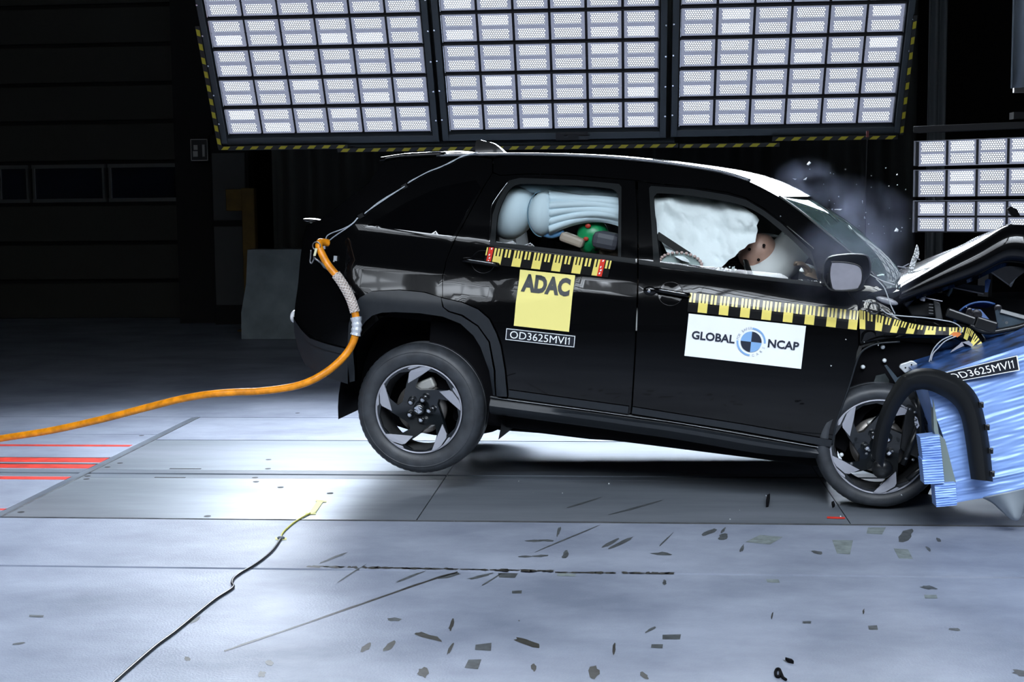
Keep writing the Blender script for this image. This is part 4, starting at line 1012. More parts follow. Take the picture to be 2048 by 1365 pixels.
# bay backing and hardware
def pl_(name, px, y, mat, th=.02, parent=None, bev=0.): return MB().prism([cp(u, v, y) for u, v in px], (0, th, 0)).build(name, mat, parent or car, bevel=bev)
bulk = pl_('inner_wing_panel', [(1712, 640), (1800, 590), (1860, 585), (2048, 600), (2200, 600), (2200, 800), (2048, 780), (1900, 900), (1850, 1000), (1780, 960), (1690, 930), (1668, 890), (1690, 800)], .46, DARK)
pl_('wheel_house', [(1664, 890), (1672, 845), (1690, 800), (1712, 730), (1724, 696), (1760, 684), (1870, 690), (1866, 740), (1800, 760), (1770, 800), (1730, 830), (1690, 905)], .13, DARK, .25)
MB().tube([cs(*q, .0) for q in sp2([(1664, 890), (1673, 845), (1688, 802), (1700, 768), (1712, 728), (1722, 706), (1738, 694), (1760, 687), (1800, 684)], 4)], .005, 6).build('arch_flange', CLAD, car, smooth=True)
for u, v in ((1766, 695), (1769, 722), (1726, 735), (1727, 780), (1683, 911)):
    o = MB().lathe([(.001, -.008), (.007, -.007), (.0095, 0), (.011, .01)], 14).build('plastic_rivet', M('rivet_white', (.75, .8, .82), .4), car, smooth=True); o.location = cp(u, v, .10)
pl_('liner_panel', [(1752, 752), (1770, 748), (1778, 760), (1780, 800), (1736, 800), (1744, 775)], .12, M('liner_grey', (.02, .028, .03), .5, bump=.5, bscale=20), .02)
pl_('zinc_bracket', [(1798, 735), (1801, 729), (1822, 722), (1828, 723), (1839, 732), (1840, 738), (1826, 739), (1810, 747)], .0, BRACKET, .02, bev=.004)
for u, v in ((1811, 736), (1823, 730)): MB().ell(cp(u, v, -.002), (.004, .004, .004), 8, 6).build('bracket_hole', DARK, car)
pl_('folded_flange', [(1769, 732), (1774, 731), (1795, 756), (1810, 748), (1792, 768)], .03, M('flange_dark', (.06, .08, .10), .25, .3), .012)
pl_('bay_plate', [(1897, 567), (1970, 572), (1968, 588), (1900, 574)], .40, M('bay_grey', (.05, .055, .06), .5), .01); MB().beam(cp(1903, 575, .38), cp(1967, 588, .38), .006, .006).build('bay_edge', SILVER, car)
pl_('bay_flap', [(1970, 562), (1975, 558), (1982, 560), (1976, 585), (1970, 585)], .3, BLUED, .01)
pl_('fuse_box', [(1812, 612), (1862, 604), (1880, 612), (1884, 632), (1850, 634), (1822, 632)], .20, M('box_black', (.012, .013, .015), .4), .12, bev=.008)
pl_('fuse_box_lid', [(1866, 600), (1880, 606), (1886, 640), (1872, 640)], .16, M('box_grey', (.035, .038, .042), .45), .05, bev=.005)
for k in range(4): MB().box(cp(1862, 609+6*k, .14), (.02, .02, .004)).build('box_rib', STEEL, car)
pl_('coolant_bottle', [(1839, 601), (1848, 585), (1854, 582), (1850, 604)], .1, M('bottle_white', (.55, .56, .6), .4), .05, bev=.006)
MB().tube(spline([cp(u, v, .1) for u, v in ((1838, 588), (1845, 594), (1860, 598), (1880, 602), (1885, 603))], 5), .003, 6).build('white_wire', SILVER, car, smooth=True)
MB().tube(spline([cp(u, v, .15) for u, v in ((1810, 612), (1820, 602), (1832, 590), (1850, 578), (1870, 570))], 5), .012, 8).build('bay_hose', M('hose_slate', (.05, .06, .09), .35), car, smooth=True)
MB().tube(spline([cp(u, v, .25) for u, v in ((1895, 592), (1902, 580), (1900, 566), (1892, 560))], 5), .008, 8).build('bay_hose', M('hose_pale', (.12, .17, .19), .3), car, smooth=True)
# strut tower, blue with honeycomb residue
m = MB()
def tower(i, j):
    a = PI*(1.02-i*.62); r = .125-.04*j; c = cp(1962, 650, .22); return (c.x+r*math.cos(a)*1.1, .14+.22*j, c.z+r*math.sin(a)*.95)
m.grid(tower, 20, 6); m.build('strut_tower', BLUED, car, smooth=True, solid=.008)
pl_('tower_web', [(1932, 630), (1942, 618), (1962, 620), (1990, 652), (1975, 650), (1958, 632)], .16, M('tower_blue', (.18, .28, .58), .3, .2, noise=.3), .02)
for u, v, r in ((1939, 622, .014), (1940, 627, .02), (1953, 630, .026), (1996, 617, .018), (2013, 671, .02), (2012, 645, .012), (1990, 682, .012), (2033, 655, .016), (2020, 680, .014), (2005, 640, .008)):
    MB().lathe([(.001, -.02), (r*.6, -.02), (r*.65, -.008), (r, -.006), (r, .02)], 14).build('bolt', M('bolt_dark', (.03, .03, .035), .25, .5) if r > .013 else STEEL, car, auto=40).location = cp(u, v, .12)
m = MB().beam(cp(1893, 624, .06), cp(1950, 644, .05), .05, .045).beam(cp(1950, 644, .05), cp(1992, 657, .05), .05, .06); m.build('upper_rail', PLAST, car, bevel=.008)
MB().tube(spline([cp(u, v, .04) for u, v in ((1940, 650), (1962, 662), (1985, 664), (2010, 660), (2035, 655), (2050, 650))], 5), .014, 8).build('loom', PLAST, car, smooth=True)
pl_('radiator_panel', [(1990, 622), (2000, 618), (2120, 650), (2120, 720), (2048, 690), (2030, 668), (1996, 655)], .10, M('panel_bluegrey', (.05, .075, .10), .35, .3, noise=.4, nscale=12), .02)
MB().beam(cp(2001, 622, .09), cp(2110, 652, .09), .012, .016).build('radiator_edge', M('edge_grey', (.35, .36, .36), .4), car)
pl_('smeared_panel', [(1862, 742), (1880, 712), (1930, 706), (1975, 690), (2048, 655), (2120, 640), (2120, 690), (2048, 682), (1990, 702), (1930, 722)], .02, BLUED, .02)
pl_('bumper_bar', [(1897, 745), (1990, 716), (2130, 672), (2130, 690), (1990, 727), (1902, 751)], -.04, M('bar_bluegrey', (.16, .19, .26), .35, .4), .05)
pl_('clear_shard', [(1924, 685), (1938, 682), (1946, 690), (1944, 694)], -.02, SILVER, .005); pl_('clear_shard', [(1900, 706), (1905, 700), (1918, 690), (1924, 684), (1928, 692), (1915, 698)], -.03, SILVER, .005); pl_('clear_shard', [(1918, 716), (1932, 711), (1934, 713), (1922, 717)], -.03, SILVER, .005)
con = pl_('orange_connector', [(1901, 670), (1908, 665), (1921, 666), (1923, 669), (1915, 675), (1906, 673)], -.03, M('connector_orange', (.75, .22, .06), .4), .02)
for k, pts in enumerate(([(1725, 602), (1745, 606), (1762, 618), (1776, 628), (1800, 632), (1850, 636), (1885, 641), (1905, 645), (1918, 652), (1924, 660), (1921, 667)], [(1905, 671), (1885, 680), (1872, 692), (1864, 705), (1858, 725), (1852, 738)], [(1912, 673), (1890, 683), (1876, 697), (1866, 708), (1862, 722)], [(1728, 540), (1745, 552), (1765, 562), (1790, 570)], [(1752, 558), (1768, 575), (1776, 595), (1782, 612), (1790, 628)], [(1745, 604), (1738, 615), (1742, 625), (1755, 626), (1764, 616), (1775, 618), (1783, 626)])):
    MB().tube(spline([cp(u, v, -.03 if k != 3 else .0) for u, v in pts], 5), .003, 6).build('loose_wire', M('wire_grey', (.45, .48, .52), .35) if k < 5 else PLAST, car, smooth=True)
MB().tube(spline([cp(u, v, -.05) for u, v in ((1742, 606), (1737, 616), (1741, 627), (1754, 627), (1758, 612), (1750, 606), (1744, 607))], 5), .005, 6).build('cable_loop', PLAST, car, smooth=True)
# suspension and brake parts hanging in the wheel house
sus = pl_('suspension_arm', [(1800, 900), (1812, 812), (1830, 740), (1846, 742), (1850, 800), (1846, 870), (1838, 920)], .02, PLAST, .08, bev=.01)
for a, b, r in (((1838, 760), (1842, 880), .02), ((1806, 930), (1838, 850), .016), ((1815, 960), (1850, 930), .014), ((1826, 800), (1852, 850), .012)):
    MB().tube([cp(*a, -.02), cp(*b, -.02)], r, 10).build('suspension_link', PLAST, car, smooth=True)
for u, v in ((1814, 817), (1820, 819), (1831, 840), (1832, 850), (1830, 825), (1738, 901), (1785, 903), (1812, 918), (1826, 920), (1733, 908), (1703, 928), (1764, 930)):
    MB().ell(cp(u, v, -.06), (.008, .006, .007), 8, 6).build('bolt_head', STEEL, car)
pl_('reflector_chip', [(1830, 833), (1834, 836), (1839, 852), (1834, 858), (1829, 846)], -.06, M('chip_pale', (.62, .64, .72), .35), .006)
MB().lathe([(.001, 0), (.04, .0), (.05, .03)], 20).build('axle_cap', PLAST, car, smooth=True).location = cp(1765, 940, -.05)

# ------------------------------------------------------------------ airbags
def bagfn(amp, fr, base, seed=0):
    def f(x, z):
        return S(x, z)+base+amp*nz_.noise(Vector((x*fr, z*fr, seed)))+amp*.5*nz_.noise(Vector((x*fr*2.3, z*fr*2.3, seed+5)))
    return f
fcur = xz([(1302, 374), (1380, 380), (1455, 398), (1488, 416), (1512, 432), (1517, 441), (1512, 452), (1514, 462), (1511, 472), (1509, 486), (1495, 490), (1488, 498), (1478, 503), (1468, 515), (1455, 522), (1448, 530), (1440, 537), (1400, 537), (1362, 522), (1330, 505), (1310, 470)])
cb = panel('curtain_airbag', fcur, AIRC, car, off=0, thick=.03, fn=lambda x, z: bagfn(.07, 6., .10)(x, z)-.020*abs(nz_.noise(Vector((x*11-z*5, z*4+x*3, 9))))-.012*abs(nz_.noise(Vector((x*22+z*9, z*17, 19)))), step=.014, dens=.015); cb['label'] = 'crumpled white curtain airbag in the front window'
lo = MB()
def lobe(c, r, n=24, k=16): lo.ell(cp(*c), r, n, k)
b1 = MB().ell(cp(1028, 424, .36), (.115, .14, .155), 28, 18, Matrix.Rotation(.35, 3, 'Y')).build('curtain_airbag', AIRB, car, smooth=True); b1['label'] = 'inflated blue white rear curtain airbag lobe'
b2 = MB().ell(cp(1086, 428, .31), (.075, .11, .118), 28, 18).build('curtain_airbag', AIRB, car, smooth=True)
MB().tube([cp(1086+29*math.cos(t*.2)-2, 428+46*math.sin(t*.2), .235+.03*abs(math.cos(t*.2))) for t in range(8, 24)], .0025, 5).build('airbag_seam', M('seam_blue', (.12, .22, .30), .6), b2)
def rsheet(i, j):
    u = 1098+143*i; top = 384+14*i; bot = 470-34*math.sin(i*PI*.62)+10*i*i*1.6; v = top+(bot-top)*j
    p = cp(u, v, .27+.012*math.sin(j*34)*math.exp(-2.2*i)+.03*math.sin(j*PI*1.0)*-1+.006*math.sin(j*12+i*4)); return p
m = MB(); m.grid(rsheet, 30, 60); m.build('airbag_sheet', AIRB, b2, smooth=True, solid=.02)
m = MB().tube(spline([cp(u, v, .33) for u, v in ((1000, 372), (1060, 374), (1130, 380), (1190, 385), (1238, 390))], 5), .032, 12); m.build('airbag_roll', AIRB, b1, smooth=True)
MB().tube(spline([cp(u, v, .30) for u, v in ((1085, 468), (1105, 472), (1128, 464))], 4), .014, 8).build('airbag_tail', M('tail_blue', (.12, .30, .55), .6), b2, smooth=True)
# belt and translucent dish in the front window
MB().beam(cp(1314, 470, .12), cp(1378, 512, .12), .01, .035).build('seat_belt', M('belt_black', (.008, .008, .008), .7), car)
m = MB()
def dishf(i, j):
    a = PI*i; c = cp(1362, 528, .12); r = .105*(1-.96*j); return (c.x+r*math.cos(a), .10+.05*j, c.z+.055*math.sin(a)*(1-.96*j))
m.grid(dishf, 24, 8); ds = m.build('side_airbag', M('translucent_white', (.58, .68, .66), .3), car, smooth=True, solid=.006)
for k in range(15):
    a = PI*k/14; c = cp(1362, 528, .12); MB().ell((c.x+.106*math.cos(a), .092, c.z+.057*math.sin(a)), (.009, .008, .008), 8, 6).build('ruffle', M('stitch_pink', (.62, .45, .42), .6), ds, smooth=True)
ab = MB().tube(spline([cp(*q) for q in ((1496, 556, .42), (1530, 545, .42), (1562, 522, .44), (1588, 492, .46), (1606, 466, .50))], 7), [.05+.05*math.sin(PI*min(1, .25+.5*k/28)) for k in range(29)], 20).build('steering_airbag', AIRW, car, smooth=True); ab['label'] = 'white inflated steering wheel airbag'
for u, v in ((1523, 539), ): MB().ell(cp(u, v, .34), (.006, .006, .006), 8, 6).build('vent_hole', DARK, ab)
MB().ell(cp(1540, 471, .5), (.06, .10, .008), 16, 8, Matrix.Rotation(.05, 3, 'Y')).build('sun_visor', M('visor', (.55, .55, .55), .6), car, smooth=True)
for k in range(26):
    MB().box(cp(1434+rnd.uniform(0, 40), 536+rnd.uniform(-2, 6), .08), (.006, .006, .006), Matrix.Rotation(rnd.random()*3, 3, 'Y')).build('glass_crumb', M('crumb', (.8, .85, .85), .2) if k == 0 else bpy.data.materials['crumb'], car)

# ------------------------------------------------------------------ dummies in the cabin
def skinned(name, J, E_, mat, parent):
    me = bpy.data.meshes.new(name); keys = list(J); me.from_pydata([J[k][0] for k in keys], [(keys.index(a), keys.index(b)) for a, b in E_], [])
    o = bpy.data.objects.new(name, me); COL.objects.link(o); o.parent = parent; me.materials.append(mat)
    md = o.modifiers.new('skin', 'SKIN'); md.use_smooth_shade = True
    for i, k in enumerate(keys):
        sv = me.skin_vertices[0].data[i]; sv.radius = (J[k][1], J[k][1]); sv.use_root = (i == 0)
    s2 = o.modifiers.new('sub', 'SUBSURF'); s2.levels = 2; s2.render_levels = 2
    return o
def hand(parent, wrist, tip, mat, sc=1.):
    w_, t_ = Vector(wrist), Vector(tip); d = (t_-w_).normalized(); s_ = d.cross(Vector((0, 0, 1))).normalized(); n_ = s_.cross(d)
    J = {'w': (w_, .022*sc), 'p': (w_+d*.05*sc, .03*sc)}; E_ = [('w', 'p')]
    for k in range(4):
        off = (k-1.5)*.019*sc; L = (.07, .08, .075, .06)[k]*sc; b = w_+d*.085*sc+s_*off
        J['k%d' % k] = (b, .010*sc); J['m%d' % k] = (b+d*L*.5+n_*-.012*sc, .009*sc); J['t%d' % k] = (b+d*L*.75-n_*.045*sc, .008*sc)
        E_ += [('p', 'k%d' % k), ('k%d' % k, 'm%d' % k), ('m%d' % k, 't%d' % k)]
    J['a'] = (w_+d*.03*sc+s_*.035*sc, .012*sc); J['b'] = (w_+d*.06*sc+s_*.055*sc-n_*.02*sc, .010*sc); E_ += [('p', 'a'), ('a', 'b')]
    return skinned('hand', J, E_, mat, parent)
def dummy(label, hip, chest, neck, headc, hr, hmat, rot, face, mat, arms, bodymat):
    e = thing('crash_test_dummy', label, 'dummy'); e.matrix_world = car.matrix_world.copy()
    h, c, n_ = Vector(hip), Vector(chest), Vector(neck); J = {'hip': (h, .13), 'waist': (h.lerp(c, .5), .12), 'chest': (c, .14), 'neck': (n_, .055), 'nb': (c.lerp(n_, .6), .07)}; E_ = [('hip', 'waist'), ('waist', 'chest'), ('chest', 'nb'), ('nb', 'neck')]
    for s_, (el, wr_) in zip((-1, 1), arms):
        k = 'L' if s_ < 0 else 'R'
        J['s'+k] = (c+Vector((.01, s_*.19, .05)), .065); J['e'+k] = (Vector(el), .048); J['w'+k] = (Vector(wr_), .03); E_ += [('chest', 's'+k), ('s'+k, 'e'+k), ('e'+k, 'w'+k)]
        J['t'+k] = (h+Vector((.06, s_*.1, 0)), .09); J['n'+k] = (h+Vector((.42, s_*.12, .08)), .062); J['f'+k] = (h+Vector((.62, s_*.12, -.26)), .045); E_ += [('hip', 't'+k), ('t'+k, 'n'+k), ('n'+k, 'f'+k)]
    skinned('body', J, E_, bodymat, e)
    hc = Vector(headc); hd = MB().ell(hc, hr, 24, 16, rot); 
    f = rot @ Vector((1, 0, 0)); u_ = rot @ Vector((0, 0, 1)); s2 = rot @ Vector((0, 1, 0))
    hd.ell(hc+f*hr[0]*.55-u_*hr[2]*.45, (hr[0]*.55, hr[1]*.75, hr[2]*.55), 18, 12, rot)
    hd.ell(hc+f*hr[0]*1.02-u_*hr[2]*.12, (.014, .012, .024), 10, 8, rot)
    o = hd.build('head', hmat, e, smooth=True); md = o.modifiers.new('remesh', 'REMESH'); md.mode = 'VOXEL'; md.voxel_size = .007; md.use_smooth_shade = True; sm = o.modifiers.new('s', 'SMOOTH'); sm.iterations = 6
    for q in (-1, 1):
        MB().ell(hc+f*hr[0]*.92+s2*q*.032, (.008, .012, .008), 10, 8, rot).build('eye', DARK, o, smooth=True)
    MB().ell(hc+f*hr[0]*1.0-u_*hr[2]*.6, (.006, .024, .005), 10, 6, rot).build('mouth', DARK, o)
    return e, o
hp = cp(1514, 503, .40)
drv, dh = dummy('pinkish crash test dummy driver slumped into steering airbag', (1.22, .45, .86), (1.40, .45, 1.12), (1.52, .43, 1.20), hp, (.085, .075, .105), SKIN, Matrix.Rotation(math.radians(42), 3, 'Y'), None, SKIN, (((1.60, .24, .98), (1.74, .30, 1.10)), ((1.55, .70, 1.0), (1.75, .58, 1.12))), M('dummy_dark_suit', (.05, .035, .03), .7))
for u, v in ((1499, 499), (1528, 491), (1517, 520)):
    MB().lathe([(.001, .004), (.006, .003), (.008, -.002)], 14).build('bolt_hole', DARK, dh, smooth=True).location = cp(u, v, .318)
hand(drv, cp(1628, 566, .35), cp(1612, 534, .33), TANV, 1.0); hand(drv, (1.74, .58, 1.12), (1.78, .5, 1.2), TANV)
MB().tube([cp(1640, 590, .36), cp(1626, 560, .35), cp(1615, 545, .34)], [.04, .04, .036], 14).build('forearm', TANV, drv, smooth=True)
gp = cp(1186, 470, .36)
rdm, rh = dummy('crash test dummy with green painted head behind the front seat', (.42, .45, .84), (.52, .45, 1.04), (.62, .43, 1.12), gp, (.085, .075, .085), GRN, Matrix.Rotation(math.radians(70), 3, 'Y'), None, TANV, (((.6, .22, .98), (.8, .24, 1.0)), ((.66, .66, .98), (.86, .6, 1.0))), M('dummy_beige', (.42, .33, .25), .6))
for u, v, r in ((1176, 452, .016), (1172, 478, .014), (1164, 482, .010)): MB().ell(cp(u, v, .285), (r, .006, r*.8), 10, 6).build('paint_smear', REDP, rh, smooth=True)
MB().box(cp(1146, 480, .30), (.13, .12, .05), Matrix.Rotation(.25, 3, 'Y')).build('shoulder_plate', M('dummy_putty', (.42, .34, .27), .5), rdm, bevel=.015)
MB().box(cp(1215, 482, .25), (.14, .2, .09), Matrix.Rotation(.1, 3, 'Y')).build('child_seat_wing', M('seat_grey', (.06, .06, .075), .5), car, bevel=.03)

# ------------------------------------------------------------------ deformable barrier
bar = thing('crash_barrier', 'blue aluminium honeycomb crash barrier crushed against the car nose', 'barrier', (0, 0, 0))
YB = 6.42
c00, c10, c11, c01 = (1853, 756), (2170, 652), (2170, 958), (1915, 1007)
def bface(i, j):
    lx = 1853+(1915-1853)*j-4*math.sin(j*9); u = lx+(2170-lx)*i; v = (756-104*i)*(1-j)+(1007-49*i)*j
    w1 = nz_.noise(Vector((i*2.6, j*26, 1))); w2 = nz_.noise(Vector((i*3.5, j*48, 4)))
    r = .010*max(0, w1)**1.5-.009*max(0, -w1-.2)+.0035*w2+.02*nz_.noise(Vector((i*2.2, j*1.6, 2)))
    p = at(u, v, YB); return Vector((p.x, YB+r, p.z))
m = MB(); m.grid(bface, 70, 220); m.grid(lambda i, j: bface(0, i)+Vector((.02*j, .75*j, 0)), 60, 4); m.grid(lambda i, j: bface(i, 1)+Vector((0, .75*j, .0)), 30, 4)
m2 = MB(); m2.grid(lambda i, j: bface(i, 0)+Vector((0, .75*j, .0)), 30, 8); m2.build('block_top', BLUED, bar)
hc = m.build('honeycomb_block', BLUEH, bar, smooth=False, auto=60)
lbp = [at(u, v, YB-.03) for u, v in ((1887, 746), (2034, 711), (2039, 741), (1905, 765))]
def lb(x, y): # x 0..1, y 0..1 up
    return (lbp[3].lerp(lbp[2], x)).lerp(lbp[0].lerp(lbp[1], x), y)
lo_ = drape('number_label', flatmesh([[(0, 0), (1, 0), (1, 1), (0, 1)]]), LABELB, bar, lb); lo_['label'] = 'black label reading OD3625MVI1 in white'; md = lo_.modifiers.new('s', 'SOLIDIFY'); md.thickness = .003
me = code_mesh(); me.transform(Matrix.Diagonal((.92, .56, 1, 1))); me.transform(Matrix.Translation((.02, .22, 0)))
drape('lettering', me, WHT, lo_, lambda x, y: lb(x, y)+Vector((0, -.006, 0)))
fr = flatmesh([[(0, 0), (1, 0), (1, .05), (0, .05)], [(0, .95), (1, .95), (1, 1), (0, 1)], [(.985, .05), (1, .05), (1, .95), (.985, .95)]]); drape('label_border', fr, WHT, lo_, lambda x, y: lb(x, y)+Vector((0, -.005, 0)))
MB().beam(at(1880, 752, YB+.02), at(2130, 672, YB+.02), .02, .02).build('facing_sheet', M('sheet_blue', (.14, .28, .62), .35, .2), bar)
# bumper elements in front of the block
def blockf(name, px, y, dep, seed):
    a, b, c, d = px
    def f(i, j):
        u = (a[0]+(b[0]-a[0])*i)*(1-j)+(d[0]+(c[0]-d[0])*i)*j; v = (a[1]+(b[1]-a[1])*i)*(1-j)+(d[1]+(c[1]-d[1])*i)*j
        p = at(u, v, y); return Vector((p.x, y+.005*nz_.noise(Vector((i*1.2, j*16, seed)))+.003*math.sin(j*60), p.z))
    m = MB(); m.grid(f, 10, 60); m.grid(lambda i, j: f(0, i)+Vector((0, dep*j, 0)), 60, 2); m.grid(lambda i, j: f(1, i)+Vector((0, dep*j, 0)), 60, 2); m.grid(lambda i, j: f(i, 0)+Vector((0, dep*j, 0)), 10, 2); m.grid(lambda i, j: f(i, 1)+Vector((0, dep*j, 0)), 10, 2)
    return m.build(name, BLUEH, bar, auto=50)
blockf('bumper_element', [(1840, 875), (1879, 871), (1884, 917), (1846, 920)], YB-.05, .09, 1)
blockf('bumper_element', [(1844, 920), (1884, 916), (1889, 967), (1849, 969)], YB-.06, .09, 2)
blockf('bumper_element', [(1869, 969), (1911, 966), (1914, 1011), (1873, 1015)], YB-.05, .09, 3)
MB().prism([at(u, v, YB-.02) for u, v in ((1866, 800), (1869, 812), (1878, 868), (1890, 880), (1905, 940), (1912, 965), (1888, 968), (1882, 900), (1868, 862))], (0, .05, 0)).build('torn_liner', M('liner_greygreen', (.16, .20, .19), .5), bar)
m = MB(); m.box((3.25, 7.3, .62), (1.6, 1.8, 1.24)); m.build('barrier_wall', GREYS, bar)
# grey plastic drop below
dl = spline([(1966, 996, 0), (1985, 1006, 0), (2004, 1023, 0), (2020, 1037, 0), (2031, 1041.5, 0)], 6); dr_ = spline([(2062, 975, 0), (2052, 992, 0), (2048, 1012, 0), (2042, 1034, 0), (2034, 1041.5, 0)], 6)
def drop(i, j):
    k = round(j*(len(dl)-1)); p = dl[k].lerp(dr_[k], i); return at(p.x, p.y, 6.40-.09*math.sin(i*PI)*(1-j)**.6+.02*i)
dp = MB(); dp.grid(drop, 14, len(dl)); dpo = dp.build('plastic_scoop', M('scoop_grey', (.30, .34, .37), .3), None, smooth=True, solid=.006); tag(dpo, 'grey curved plastic scoop hanging under the blue barrier', 'plastic piece')
# torn-off wheel arch flare
c5 = lambda x, y: (1600+x*.3077, 640+y*.3077, 0)
fo = [c5(*q) for q in ((478, 900), (470, 850), (500, 680), (560, 520), (640, 390), (700, 345), (780, 320), (880, 325), (970, 355), (1060, 400), (1130, 470), (1175, 560), (1205, 680), (1230, 830), (1242, 950), (1250, 1053))]
fi = [c5(*q) for q in ((535, 960), (555, 850), (590, 700), (650, 560), (725, 470), (770, 452), (810, 450), (860, 462), (910, 485), (970, 520), (1020, 570), (1045, 620), (1062, 680), (1082, 800), (1100, 930), (1115, 1035))]
so, si = spline(fo, 5), spline(fi, 5); nfl = len(so)
YF = 6.28
def flare(i, j):
    k = round(i*(nfl-1)); p = so[k].lerp(si[k], j); prof = [.06, .012, 0, .004, .012, .03, .07][round(j*6)]
    y = YF+.10*sm01((.35-i)/.35)+prof; return at(p.x, p.y, y)
m = MB(); m.grid(flare, nfl, 7); flr = m.build('wheel_arch_flare', M('flare_black', (.008, .009, .010), .5, spec=.22), None, auto=40, solid=.006); tag(flr, 'black plastic wheel arch flare torn off in front of the blue barrier', 'car part')
for u, v in ((1962, 810), (1974, 855), (1981, 902), (1984, 948)): MB().box(at(u, v, YF+.03), (.02, .02, .026)).box(at(u+2, v-1, YF+.02), (.012, .012, .012)).build('clip', PLAST, flr, bevel=.002)
# ------------------------------------------------------------------ tow hose and plug at the tail
hose = thing('orange_hose', 'orange umbilical hose plugged into the car tail', 'hose')
hp_ = [(656, 486, -.03), (648, 485, -.05), (640, 485, -.075), (638, 492, -.09), (642, 504, -.10), (656, 530, -.11), (680, 560, -.12), (700, 595, -.12), (711, 630, -.12), (713, 660, -.13), (703, 692, -.14), (684, 718, -.16), (655, 743, -.18), (620, 763, -.2), (580, 775, -.2), (520, 783, -.2), (470, 785, -.2), (420, 789, -.2), (370, 797, -.15), (300, 814, -.1), (200, 840, 0), (100, 862, .1), (0, 878, .2), (-120, 900, .25), (-260, 925, .3), (-420, 950, .3), (-640, 975, .3)]
hw = [CO+CM @ cp(u, v, y) for u, v, y in hp_]
hs = spline(hw, 6); MB().tube(hs, .0195, 14).build('hose', ORANGE, hose, smooth=True)
def seg(u0, v0, u1, v1):
    def near(u, v):
        best = None
        for i, p in enumerate(hs):
            c = RW.transposed() @ (p-CAM); uu, vv = 1024+FPX*c.x/-c.z, 682.5-FPX*c.y/-c.z; d = (uu-u)**2+(vv-v)**2
            if best is None or d < best[0]: best = (d, i)
        return best[1]
    a, b = near(u0, v0), near(u1, v1); return hs[min(a, b):max(a, b)+1]
sg = seg(671, 548, 712, 622); MB().tube(sg, [.0215+.0018*(k % 2) for k in range(len(sg))], 14).build('braided_sleeve', BRAID, hose, smooth=True)
# braid strands winding both ways
for s_ in (-1, 1):
    for q in range(6):
        pts = []; L = len(sg)-1; nfine = 70
        for k in range(nfine):
            t = k/(nfine-1); f = t*L; i = min(int(f), L-1); p = sg[i].lerp(sg[i+1], f-i); tg_ = (sg[i+1]-sg[i]).normalized(); n1 = tg_.cross(Vector((0, 1, 0))).normalized(); n2 = tg_.cross(n1); a = s_*t*14+q*PI/3
            pts.append(p+(n1*math.cos(a)+n2*math.sin(a))*.0235)
        MB().tube(pts, .0022, 4).build('braid_strand', M('strand', (.72, .66, .62), .5) if q == 0 and s_ < 0 else bpy.data.materials['strand'], hose)
sg = seg(715, 633, 710, 668); MB().tube(sg, [.024+.004*(k % 2)+(.006 if k in (0,) else 0) for k in range(len(sg))], 12).build('tape_wrap', FOIL, hose)
rg = [CO+CM @ (cp(633, 492, -.11)+Vector((.021*math.cos(a*PI/8), 0, .021*math.sin(a*PI/8)))) for a in range(17)]
MB().tube(rg, .0032, 6, caps=False).build('split_ring', STEEL, hose, smooth=True)
kb = [CO+CM @ cp(u, v, -.11) for u, v in ((622, 500), (621, 515), (620, 523), (623, 527), (627, 520), (628, 512))]
MB().tube(spline(kb, 4), .0042, 8).build('carabiner', STEEL, hose, smooth=True)
MB().beam(CO+CM @ cp(633, 497, -.125), CO+CM @ cp(629, 512, -.125), .012, .006, (0, 1, 0)).build('yellow_tag', M('tag_yellow', (.75, .72, .45), .5), hose)
MB().tube([CO+CM @ cp(u, v, -.12) for u, v in ((627, 516), (634, 520), (642, 526))], .005, 8).build('swivel', STEEL, hose, smooth=True)
MB().tube([CO+CM @ cp(u, v, -.115) for u, v in ((642, 526), (650, 533), (660, 542))], [.005, .011, .004], 10).build('cable_grip', M('mesh_grip', (.16, .19, .21), .4, .6, bump=.8, bscale=200), hose, smooth=True)
MB().box(CO+CM @ cs(671, 517, -.01), (.018, .01, .026), CM).box(CO+CM @ cs(668, 523, -.01), (.008, .008, .006), CM).build('cable_clip', BRACKET, hose)
MB().box(CO+CM @ cs(649, 495, -.01), (.012, .012, .018), CM).build('plug_pin', SILVER, hose)
# ------------------------------------------------------------------ cable and tape on the floor
cb_ = [(562, 1080), (548, 1101), (530, 1118), (505, 1136), (484, 1148), (468, 1160), (464, 1170), (465, 1180), (430, 1203), (395, 1231), (350, 1268), (312, 1296), (270, 1332), (235, 1363), (190, 1405)]
fc = thing('floor_cable', 'thin black cable with yellow lead taped across the floor', 'cable')
MB().tube(spline([fl(u, v)+Vector((0, 0, .006)) for u, v in cb_], 6), .0058, 8).build('black_cable', PLAST, fc, smooth=True)
YC = M('cord_yellow', (.62, .60, .12), .5)
MB().tube(spline([fl(u, v)+Vector((0, 0, .005)) for u, v in ((562, 1079), (566, 1068), (585, 1050), (605, 1037), (620, 1029))], 6), .0045, 8).build('yellow_lead', YC, fc, smooth=True)
YT = M('masking_tape_yellow', (.80, .78, .30), .6)
def tq(px, nm): 
    return MB().prism([fl(u, v)+Vector((0, 0, .0015)) for u, v in px], (0, 0, .0015)).build(nm, YT, fc)
tq([(550, 1077), (573, 1077), (573, 1081), (551, 1081)], 'tape_strip'); tq([(611, 1027), (632, 1028), (632, 1030), (611, 1030)], 'tape_strip'); tq([(617, 1029), (634, 1004), (647, 1004), (630, 1029)], 'tape_strip'); tq([(631, 1001), (653, 1003), (653, 1006), (631, 1004)], 'tape_strip')
MB().ell(fl(562, 1080)+Vector((0, 0, .008)), (.018, .014, .009), 12, 8).build('cable_joint', GREYS, fc, smooth=True)
